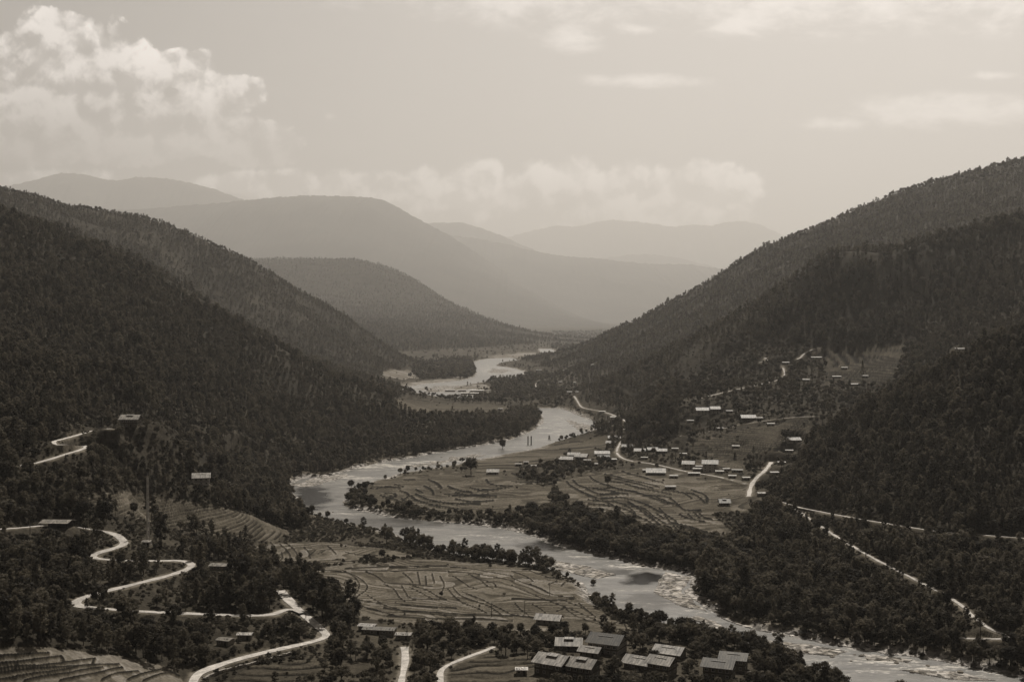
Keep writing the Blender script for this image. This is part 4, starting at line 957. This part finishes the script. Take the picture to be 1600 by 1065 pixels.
# single trees the photo shows by themselves: kind, foot u v, height in photo px, label
KN = {'pine': 0, 'broad': 1, 'shrub': 2}
SOLO = [('broad', 604, 849, 29, 'lone round crowned tree on a straight trunk on the near river flat'),
 ('pine', 252, 858, 62, 'tall dense dark tree just right of the mast'),
 ('pine', 317, 880, 46, 'pointed dark tree right of the upper hairpin'),
 ('broad', 373, 915, 56, 'big dark tree above the road with the long grey roofs behind it'),
 ('pine', 447, 925, 42, 'slender tree at the top of the road junction'),
 ('broad', 683, 992, 24, 'small round tree on a thin trunk below the terraced field'),
 ('broad', 952, 1000, 32, 'feathery bamboo like tree behind the village houses'),
 ('broad', 927, 917, 14, 'little tree alone on the white river gravel'),
 ('broad', 736, 742, 30, 'bare spreading tree beside the lone pale house'),
 ('broad', 785, 703, 18, 'tree standing over the river bank above the bend terraces'),
 ('broad', 549, 764, 16, 'small tree on a thin trunk at the tip of the river bend'),
 ('pine', 1348, 592, 30, 'slim very dark tree on the upper right terraces'),
 ('broad', 950, 760, 20, 'dark tree standing in the upper part of the wide terraces'),
 ('pine', 858, 689, 10, 'small dark conifer at the river edge above the hamlet'),
 ('broad', 155, 950, 40, 'dark tree rising from the inside of the lower left hairpin'),
 ('broad', 300, 820, 22, 'small tree alone in the left terraces'),
 ('broad', 209, 805, 22, 'rounded dark bush at the upper edge of the left terraces'),
 ('broad', 772, 653, 16, 'round dark tree alone on the far flat'),
 ('broad', 1228, 690, 22, 'tree at the left of the bright roofed house by the dark wood'),
 ('pine', 783, 1020, 34, 'tree rising left of the long field cottage'),
]
shits = hit([(s_[1], s_[2]) for s_ in SOLO])
for (k, u, v, hp, lab), (x, y, z) in zip(SOLO, shits):
    PROTOS = PROTO[k]; i = (u + v) % NHI
    root = empty({'pine': 'pine_tree', 'broad': 'broadleaf_tree'}[k], (x, y, z - .1), u % 6)
    h = hp / F * y * 1.03; root.scale = (h, h, h)
    if 'slim' in lab or 'pointed' in lab: root.scale = (h * .55, h * .55, h)
    tag(root, lab, 'tree', 'trees standing by themselves')
    link('crown', PROTOS[i][0], root); link('trunk', PROTOS[i][1], root)

U, V = w2p(PX, PY, PZ); Ut, Vt = w2p(PX, PY, PZ + PH)
elt = (PZ + PH * .8 - HC) / PY
vis_ = (elt > look(PX, PY, HOR) + .0004) & (U > 8) & (U < 1592) & (Vt < 1055)
size = (V - Vt) * np.where(vis_, 1, 0)
KNAME = [('pine_tree', 'tree', 'pine'), ('broadleaf_tree', 'tree', 'broadleaf tree'), ('shrub', 'shrub', 'shrub')]
GENERIC = {0: 'slope woods nearest the camera', 1: 'loose trees of the near slopes', 2: 'shrubs of the near slopes'}
single = np.zeros(PX.size, bool)
WORDS = {'pine': 'dark narrow crowned pine among the ', 'broadleaf tree': 'dark rounded tree among the ', 'shrub': 'low dark bush among the '}
def side_of(u, v):
    if u < 240: return 'by the left edge'
    if u < 480: return 'on the left slope'
    if u < 800: return 'beyond the river bend'
    if u < 1120: return 'near the middle fields'
    if u < 1360: return 'on the right bank'
    return 'by the right edge'
for k in range(3):
    order = np.argsort(-size * (PK == k)); pick = order[:280]; pick = pick[(PK[pick] == k) & (size[pick] > 0)]; single[pick] = True
    nm, cat, word = KNAME[k]; members = {}
    for i in pick: members.setdefault((k, VEG[int(PZN[i])][5] if PZN[i] >= 0 else 'woods ' + side_of(U[i], V[i])), []).append(i)
    HRANK, URANK, VRANK = {}, {}, {}
    for L_ in members.values():
        L_ = np.array(L_)
        for arr, dst in ((PH, HRANK), (U, URANK), (V, VRANK)):
            rk = np.argsort(np.argsort(arr[L_]))
            for i, r_k in zip(L_, rk): dst[i] = min(4, int(5 * r_k / len(L_))) if dst is URANK else min(2, int(3 * r_k / len(L_)))
    for i in pick:
        a, c_ = PROTO[('pine', 'broad', 'shrub')[k]][int(rng.integers(NHI))]
        root = empty(nm, (PX[i], PY[i], PZ[i] - .15), float(rng.uniform(0, 6.28))); h = float(PH[i]); root.scale = (h * rng.uniform(.9, 1.15), h * rng.uniform(.9, 1.15), h)
        zi = int(PZN[i]); gr = VEG[zi][5] if zi >= 0 else 'woods ' + side_of(U[i], V[i])
        ks = (k, gr); same = members[ks]; hq = HRANK[i]; col_ = URANK[i]; row_ = VRANK[i]
        lab = '%s %s, %s %s of the %s' % (('short', 'middling', 'tall')[hq], word, ('upper', 'middle', 'lower')[row_], ('far left', 'left', 'centre', 'right', 'far right')[col_], gr)
        tag(root, lab, cat, word + 's of the ' + gr)
        link('crown', a, root); link('trunk', c_, root)

def forest(name, kind, sel, label, cat):
    n = int(sel.sum())
    me = bpy.data.meshes.new(name); me.vertices.add(n)
    me.vertices.foreach_set('co', np.stack([PX[sel], PY[sel], PZ[sel] - .2], -1).astype(np.float32).ravel())
    pick = np.where(PHI[sel], rng.integers(0, NHI, n), NHI + rng.integers(0, NLO, n)).astype(np.int32)
    me.attributes.new('pick', 'INT', 'POINT').data.foreach_set('value', pick)
    wv = rng.uniform(.85, 1.2, n)
    me.attributes.new('size', 'FLOAT_VECTOR', 'POINT').data.foreach_set('vector', np.stack([PH[sel] * wv, PH[sel] * wv, PH[sel]], -1).astype(np.float32).ravel())
    me.attributes.new('turn', 'FLOAT_VECTOR', 'POINT').data.foreach_set('vector', np.stack([rng.uniform(-.06, .06, n), rng.uniform(-.06, .06, n), rng.uniform(0, 6.28, n)], -1).astype(np.float32).ravel())
    o = link(name, me); tag(o, label, cat, None, 'stuff')
    ng = bpy.data.node_groups.new(name + '_spread', 'GeometryNodeTree')
    ng.interface.new_socket('Geometry', in_out='INPUT', socket_type='NodeSocketGeometry'); ng.interface.new_socket('Geometry', in_out='OUTPUT', socket_type='NodeSocketGeometry')
    N = ng.nodes; gi = N.new('NodeGroupInput'); go = N.new('NodeGroupOutput'); ip = N.new('GeometryNodeInstanceOnPoints'); ci_ = N.new('GeometryNodeCollectionInfo')
    ci_.inputs['Collection'].default_value = INST[kind]; ci_.inputs['Separate Children'].default_value = True; ci_.inputs['Reset Children'].default_value = True
    def attr(nm, ty):
        a = N.new('GeometryNodeInputNamedAttribute'); a.data_type = ty; a.inputs['Name'].default_value = nm; return a.outputs['Attribute']
    e = N.new('FunctionNodeEulerToRotation'); L = ng.links
    L.new(gi.outputs[0], ip.inputs['Points']); L.new(ci_.outputs[0], ip.inputs['Instance']); ip.inputs['Pick Instance'].default_value = True
    L.new(attr('pick', 'INT'), ip.inputs['Instance Index']); L.new(attr('turn', 'FLOAT_VECTOR'), e.inputs[0]); L.new(e.outputs[0], ip.inputs['Rotation'])
    L.new(attr('size', 'FLOAT_VECTOR'), ip.inputs['Scale']); L.new(ip.outputs[0], go.inputs[0])
    md = o.modifiers.new('spread', 'NODES'); md.node_group = ng
for k, kind, nm, lab, cat in ((0, 'pine', 'pine_forest', 'dense dark pine forest clothing the valley slopes', 'forest'), (1, 'broad', 'broadleaf_wood', 'rounded trees of the river banks and hollows', 'wood'),
                              (2, 'shrub', 'undergrowth', 'low scrub between the trees and along the fields', 'scrub')):
    forest(nm, kind, (PK == k) & ~single, lab, cat)
print('TREES', PX.size, [int((PK == k).sum()) for k in range(3)])

# ------------------------------------------------------------------ houses
def roofmat(a):
    m_, t, b = mat('tin_roof_%02d' % int(a * 100)); b.inputs['Roughness'].default_value = .6; b.inputs['Specular IOR Level'].default_value = .3
    c = t.node('ShaderNodeTexCoord').outputs['Object']; X_, Y_, Z_ = t.sep(c)
    wn = t.node('ShaderNodeTexWhiteNoise', noise_dimensions='3D')
    t.put(wn.inputs['Vector'], t.comb(t.m('FLOOR', t.m('MULTIPLY', X_, .9)), t.m('FLOOR', t.m('MULTIPLY', Y_, .38)), t.m('MULTIPLY', t.node('ShaderNodeObjectInfo').outputs['Random'], 50.0)))
    n = t.noise(t.vm('MULTIPLY', c, (1.0, .25, .25)), .9, 6, .7)
    v = t.m('MULTIPLY', t.m('MULTIPLY', t.ramp(n, .3, .65, .45, 1.2), t.m('ADD', .62, t.m('MULTIPLY', wn.outputs['Value'], .7))), a)
    t.put(b.inputs['Base Color'], t.tint(v, sep_of(a))); return m_
_mc = {}
def M(kind, a):
    key = (kind, round(a, 2))
    if key not in _mc:
        _mc[key] = roofmat(a) if kind == 'roof' else simple('%s_%02d' % (kind, int(a * 100)), a, .9, .3, .5)
    return _mc[key]
M_TIM = simple('dark_timber', .035, .8); M_GLASS = simple('window_dark', .012, .3, .2, 1, .5); M_FRAME = simple('pale_frame', .6, .8, .2)
def roof_mb(w_, d_, z, rise, over, th, mb=None, cx=0.0, cy=0.0, ribs=0):
    mb = mb or MB(); a, b_ = w_ / 2 + over, d_ / 2 + over; drop = rise * over / (d_ / 2)
    for s_ in (-1, 1):
        vs = [(cx - a, cy + s_ * b_, z - drop), (cx + a, cy + s_ * b_, z - drop), (cx + a, cy, z + rise), (cx - a, cy, z + rise)]
        vs += [(p[0], p[1], p[2] + th) for p in vs]
        f = [(0, 1, 2, 3), (7, 6, 5, 4), (0, 4, 5, 1), (1, 5, 6, 2), (2, 6, 7, 3), (3, 7, 4, 0)]
        mb.poly(vs, f if s_ < 0 else [q[::-1] for q in f])
        for k in range(ribs):
            x = cx - a + (k + .5) * 2 * a / ribs
            mb.poly([(x - .05, cy + s_ * b_, z - drop + th + .01), (x + .05, cy + s_ * b_, z - drop + th + .01), (x + .05, cy, z + rise + th + .01), (x - .05, cy, z + rise + th + .01),
                     (x, cy + s_ * b_, z - drop + th + .09), (x, cy, z + rise + th + .09)], [(0, 4, 5, 3), (4, 1, 2, 5), (0, 1, 4), (3, 5, 2)])
    return mb
def house(spec, site):
    u, v, w_, d_, fl, rz, ra_, wa, style, label = spec; x, y, z, _ = site
    big = y < 1250; d_ *= 1.35 if big else 1.15; ch = 2.7; H_ = ch * fl + (.3 if fl > 1 else 0)
    nm = {'shed': 'shed', 'long': 'cottage', 'plain': 'house', 'lantern': 'farmhouse'}[style]
    if v > 960 and u > 835: rz *= 1.45
    if v < 960: w_ *= .88; ra_ *= .66; wa = min(.55, wa * 1.25)
    else: w_ *= .84; d_ *= .82; wa = min(.4, wa * 1.8)
    root = empty(nm, (x, y, z), R(rz)); grp = 'buildings of the near village' if v > 960 and u > 540 else 'buildings scattered in the valley'
    tag(root, label, {'shed': 'shed', 'long': 'cottage', 'plain': 'house', 'lantern': 'farmhouse'}[style], grp)
    wall = M('wall', wa)
    if 'open sided' in label:
        H_ = 3.4
        for px_ in (-w_ / 2 + .5, -w_ / 6, w_ / 6, w_ / 2 - .5):
            for py_ in (-d_ / 2 + .4, d_ / 2 - .4): MB().box(px_, py_, -.4, .3, .3, H_ + .3).build('post', M_TIM, root)
        MB().box(0, d_ / 2 - .6, -.2, w_ - 1.5, .15, 2.2).build('wall', wall, root)
    else:
        mb = MB().box(0, 0, -1.2, w_, d_, 1.2 + H_)
        g = min(3.2, d_ * .235)
        if style != 'shed':
            for s_ in (-1, 1):                                     # gable triangles, set in a little
                xx = s_ * (w_ / 2 - .02)
                mb.poly([(xx, -d_ / 2, H_), (xx, d_ / 2, H_), (xx, 0, H_ + g + .35), (xx - s_ * .3, -d_ / 2, H_), (xx - s_ * .3, d_ / 2, H_), (xx - s_ * .3, 0, H_ + g + .35)],
                        [(0, 1, 2), (5, 4, 3), (0, 3, 4, 1), (1, 4, 5, 2), (2, 5, 3, 0)])
        mb.build('wall', wall, root)
        if fl > 1:
            MB().box(0, 0, ch * (fl - 1) + .1, w_ + .3, d_ + .3, .28).box(0, 0, H_ - .35, w_ + .4, d_ + .4, .3).build('timber_band', M_TIM, root)
        nwin = max(2, int(w_ / (3.1 if big else 4.2)))
        for f in range(fl):
            for i in range(nwin):
                wx = -w_ / 2 + (i + .5) * w_ / nwin
                if f == 0 and i == nwin // 2:
                    MB().box(wx, -d_ / 2 - .05, .0, 1.1, .12, 2.1).build('door', M_TIM, root); continue
                ww, wh = (1.5, 1.35) if f == fl - 1 and fl > 1 else (1.1, 1.1)
                zz = f * ch + (1.0 if f == 0 else .95)
                if big:
                    fr = MB(); 
                    for (bx, bz, lx, lz) in ((wx, zz - .12, ww + .3, .14), (wx, zz + wh, ww + .3, .14), (wx - ww / 2 - .08, zz, .15, wh), (wx + ww / 2 + .08, zz, .15, wh), (wx, zz, .08, wh)):
                        fr.box(bx, -d_ / 2 - .06, bz, lx, .16, lz)
                    wo_ = fr.build('window', M_FRAME, root); MB().box(wx, -d_ / 2 - .015, zz + .02, ww, .05, wh - .04).build('pane', M_GLASS, wo_)
                else: MB().box(wx, -d_ / 2 - .03, zz, ww, .08, wh).build('window', M_GLASS, root)
        if big and style != 'shed':
            for yy_ in (-d_ / 4, d_ / 4):
                for f in range(fl):
                    for s_ in (-1, 1): 
                        wo_ = MB().box(s_ * (w_ / 2 + .03), yy_, f * ch + .95, .1, 1.3, 1.2).build('window', M_FRAME, root)
                        MB().box(s_ * (w_ / 2 + .07), yy_, f * ch + 1.05, .08, 1.05, 1.0).build('pane', M_GLASS, wo_)
    rmt = M('roof', ra_)
    if style == 'shed':
        a, c_ = w_ / 2 + .5, d_ / 2 + .5; hb, hf_ = H_ + .12, H_ + .12
        roof_mb(w_, d_, H_ + .02, d_ * .09, .6, .12, ribs=int(w_) if big else 0).build('roof', rmt, root)
        if big:
            st = MB(); 
            for k in range(7): st.box(random.uniform(-w_ / 2, w_ / 2), random.uniform(-d_ / 2, 0), H_ + d_ * .05, .35, .3, .35, k)
            st.build('roof_stones', M('stone', .2), root)
    else:
        g = min(3.2, d_ * .235); lift = .5
        roof = roof_mb(w_, d_, H_ + lift, g, 1.3, .14, ribs=int(w_ * .9) if big else 0).build('roof', rmt, root)
        if big:
            tr = MB()
            for k in range(int(w_ / 2.4)):
                xx = -w_ / 2 + (k + .5) * 2.4
                for s_ in (-1, 1): tr.box(xx, s_ * (d_ / 2 - .2), H_ - .02, .14, .14, lift + .02)
            tr.build('attic_posts', M_TIM, root)
        if style in ('lantern', 'plain'):
            lw, ld = w_ * (.34 if style == 'lantern' else .5), d_ * .36; lz = H_ + lift + g * .62
            if style == 'lantern':
                MB().box(0, 0, lz - .1, lw * .8, ld * .7, .9).build('roof_lantern', M_TIM, root)
                roof_mb(lw, ld, lz + .75, .45, .5, .12, ribs=6 if big else 0).build('ridge_roof', rmt, root)
            elif big: roof_mb(lw, ld, lz + .25, .35, .2, .1, ribs=8).build('ridge_roof', M('roof', ra_ * .8), root)
for h_, s_ in zip(HOUSES, HD): house(h_, s_)

# ------------------------------------------------------------------ mast, poles, bridge towers, walls
M_STEEL = simple('galvanised_steel', .6, .5, .2, 1, .4); M_WOODPOLE = simple('weathered_pole', .10, .9)
x, y, z = hit([(231, 849)])[0]
mast = empty('radio_mast', (x, y, z)); tag(mast, 'tall thin lattice radio mast rising from the trees above the hairpin road', 'mast')
Hm = 104 / F * y; mb = MB(); wd0, wd1 = 1.1, .6
for k in range(3):
    a = 2 * math.pi * k / 3; c_, s_ = math.cos(a), math.sin(a)
    MB().bar((c_ * wd0, s_ * wd0, -.5), (c_ * wd1, s_ * wd1, Hm), .22, .17, 5).build('leg', M_STEEL, mast)
nb = 22
for i in range(nb):
    f0, f1 = i / nb, (i + 1) / nb; r0 = wd0 + (wd1 - wd0) * f0; r1 = wd0 + (wd1 - wd0) * f1
    for k in range(3):
        a, b_ = 2 * math.pi * k / 3, 2 * math.pi * (k + 1) / 3
        mb.bar((math.cos(a) * r0, math.sin(a) * r0, f0 * Hm), (math.cos(b_) * r1, math.sin(b_) * r1, f1 * Hm), .09, .09, 4)
        mb.bar((math.cos(a) * r1, math.sin(a) * r1, f1 * Hm), (math.cos(b_) * r1, math.sin(b_) * r1, f1 * Hm), .09, .09, 4)
mb.build('lattice', M_STEEL, mast); MB().box(0, 0, 0, .35, .35, Hm).build('cable_tray', M_STEEL, mast)
for k, zf in ((0, .93), (1, .86), (2, .95), (0, .78)):
    a = 2 * math.pi * k / 3 + .5; MB().bar((math.cos(a) * .6, math.sin(a) * .6, Hm * zf - 1.2), (math.cos(a) * .6, math.sin(a) * .6, Hm * zf + 1.2), .22, .22, 6).build('antenna', M_STEEL, mast)
MB().bar((0, 0, Hm), (0, 0, Hm + 3.5), .05, .03, 4).build('lightning_rod', M_STEEL, mast)
POLES = [(47, 835, 30, 'pole beside the upper left road'), (636, 1012, 34, 'pole at the head of the dirt track'), (644, 1016, 22, 'shorter pole beside the one at the dirt track'),
         (733, 1000, 26, 'pole in front of the big terraced field'), (768, 962, 18, 'pole near the lower middle of the big terraced field'), (859, 930, 18, 'pole in the right part of the big terraced field'),
         (820, 957, 20, 'pole left of the long field cottage in the field'), (824, 1030, 36, 'pole left of the large farmhouse'), (478, 965, 16, 'pole at the road junction'), (206, 858, 12, 'short pole at the road left of the mast'),
         (160, 668, 16, 'flag pole on the hillside above the zigzag track')]
for (u, v, hp, lab), (x, y, z) in zip(POLES, hit([(p[0], p[1]) for p in POLES])):
    h = hp / F * y; flag = 'flag' in lab
    root = empty('flag_pole' if flag else 'utility_pole', (x, y, z), R(u % 50 - 25)); tag(root, 'thin wooden ' + lab, 'pole', 'thin poles of the valley')
    MB().bar((0, 0, -.5), (0, 0, h), .22, .16, 6).build('shaft', M_WOODPOLE, root)
    if flag: MB().box(.45, 0, h * .25, .8, .04, h * .7).build('flag', M_FRAME, root)
    else:
        MB().box(0, 0, h - .7, 2.0, .14, .16).build('crossarm', M_WOODPOLE, root)
        for s_ in (-.8, .8): MB().bar((s_, 0, h - .54), (s_, 0, h - .3), .07, .05, 5).build('insulator', M_FRAME, root)
for (u, v, side__), (x, y, z) in zip(((825, 697, 'left'), (830, 697, 'right')), hit([(825, 697), (830, 697)])):
    root = empty('bridge_tower', (x, y, max(z, .5))); tag(root, side__ + ' one of the two dark posts of the foot bridge at the far river bend', 'tower')
    h = 13 / F * y; MB().box(0, 0, -1, 1.5, 1.5, h + 1).build('column', M_TIM, root); MB().box(0, 0, h, 2.0, 2.0, .5).build('cap', M_TIM, root)
def ribbon_wall(name, px, h, th, m_, label):
    q = smooth(hit(px), 1.6); mb = MB()
    for a, b_ in zip(q[:-1], q[1:]):
        L = math.hypot(*(b_ - a)[:2]); an = math.atan2(b_[1] - a[1], b_[0] - a[0]); hh = h * random.uniform(.8, 1.15)
        mb.box((a[0] + b_[0]) / 2, (a[1] + b_[1]) / 2, (a[2] + b_[2]) / 2 - .3, L * .97, th * random.uniform(.8, 1.2), hh + .3, an)
    tag(mb.build(name, m_), label, 'wall')
ribbon_wall('stone_wall', P("318 1062;335 1052;365 1044;400 1036;430 1028;450 1022;458 1020"), 1.0, 1.1, M('stone', .30), 'rough pale stone wall running beside the lower road')
ribbon_wall('garden_wall', P("1163 1052;1180 1056;1200 1062"), 1.6, .4, M('stone', .26), 'straight pale wall right of the last village house')
# boulders in and beside the river
def rock(seed, r):
    r_ = np.random.default_rng(seed); V_ = ICO_V * r_.uniform(.65, 1.15, (len(ICO_V), 1)) * (r, r * .8, r * .55); return V_
BO = P("1335 1027;1345 1029;880 862;850 845;790 880;870 885;1180 1015;1210 1008;1260 1018;1300 1030;1330 1037;1400 1040;1450 1045;1100 985;1150 996;700 816;520 803;1005 884;990 880;1075 900;1080 912;640 728;690 716;930 872;1500 1050;1425 1052;1280 1042;1240 1024")
M_ROCK = simple('river_rock', .16, .8, .5, .8)
for i, (x, y, z) in enumerate(hit(BO)):
    me = raw_mesh('boulder', rock(i, (1.0 + (i * 37 % 10) * .16)), ICO_F, M_ROCK, False)
    o = link('boulder', me); o.location = (x, y, max(z, -.2) + .2); o.rotation_euler = (0, 0, i)
    bu, bv = BO[i]
    tag(o, 'grey boulder in the river ' + ('at the sharp left bend' if bu < 720 and bv > 760 else 'upstream of the sharp bend' if bv < 760 else 'beside the dark pool in mid river' if bu > 970 and bv < 930 else 'below the bend between field and bank wood' if bv < 900 else 'in the stony bed at the right' if bu > 1240 else 'where the river leaves the village'), 'boulder', 'boulders in the river bed')

# ------------------------------------------------------------------ the air
hz = MB(); zt, zb = 5400.0, -4.0; XW = 60000
hz.poly([(-XW, -4000, zb), (XW, -4000, zb), (XW, 76000, zb), (-XW, 76000, zb), (-XW, -4000, zt), (XW, -4000, zt), (XW, 76000, zt), (-XW, 76000, zt)],
        [(3, 2, 1, 0), (4, 5, 6, 7), (0, 1, 5, 4), (1, 2, 6, 5), (2, 3, 7, 6), (3, 0, 4, 7)])
hzm = bpy.data.materials.new('haze'); hzm.use_nodes = True; nt = hzm.node_tree; nt.nodes.clear()
pv = nt.nodes.new('ShaderNodeVolumePrincipled'); oo = nt.nodes.new('ShaderNodeOutputMaterial'); nt.links.new(pv.outputs[0], oo.inputs['Volume'])
pv.inputs['Density'].default_value = HAZE; pv.inputs['Color'].default_value = (.95, .91, .862, 1); pv.inputs['Anisotropy'].default_value = .45
o = hz.build('haze', hzm); tag(o, kind='stuff')
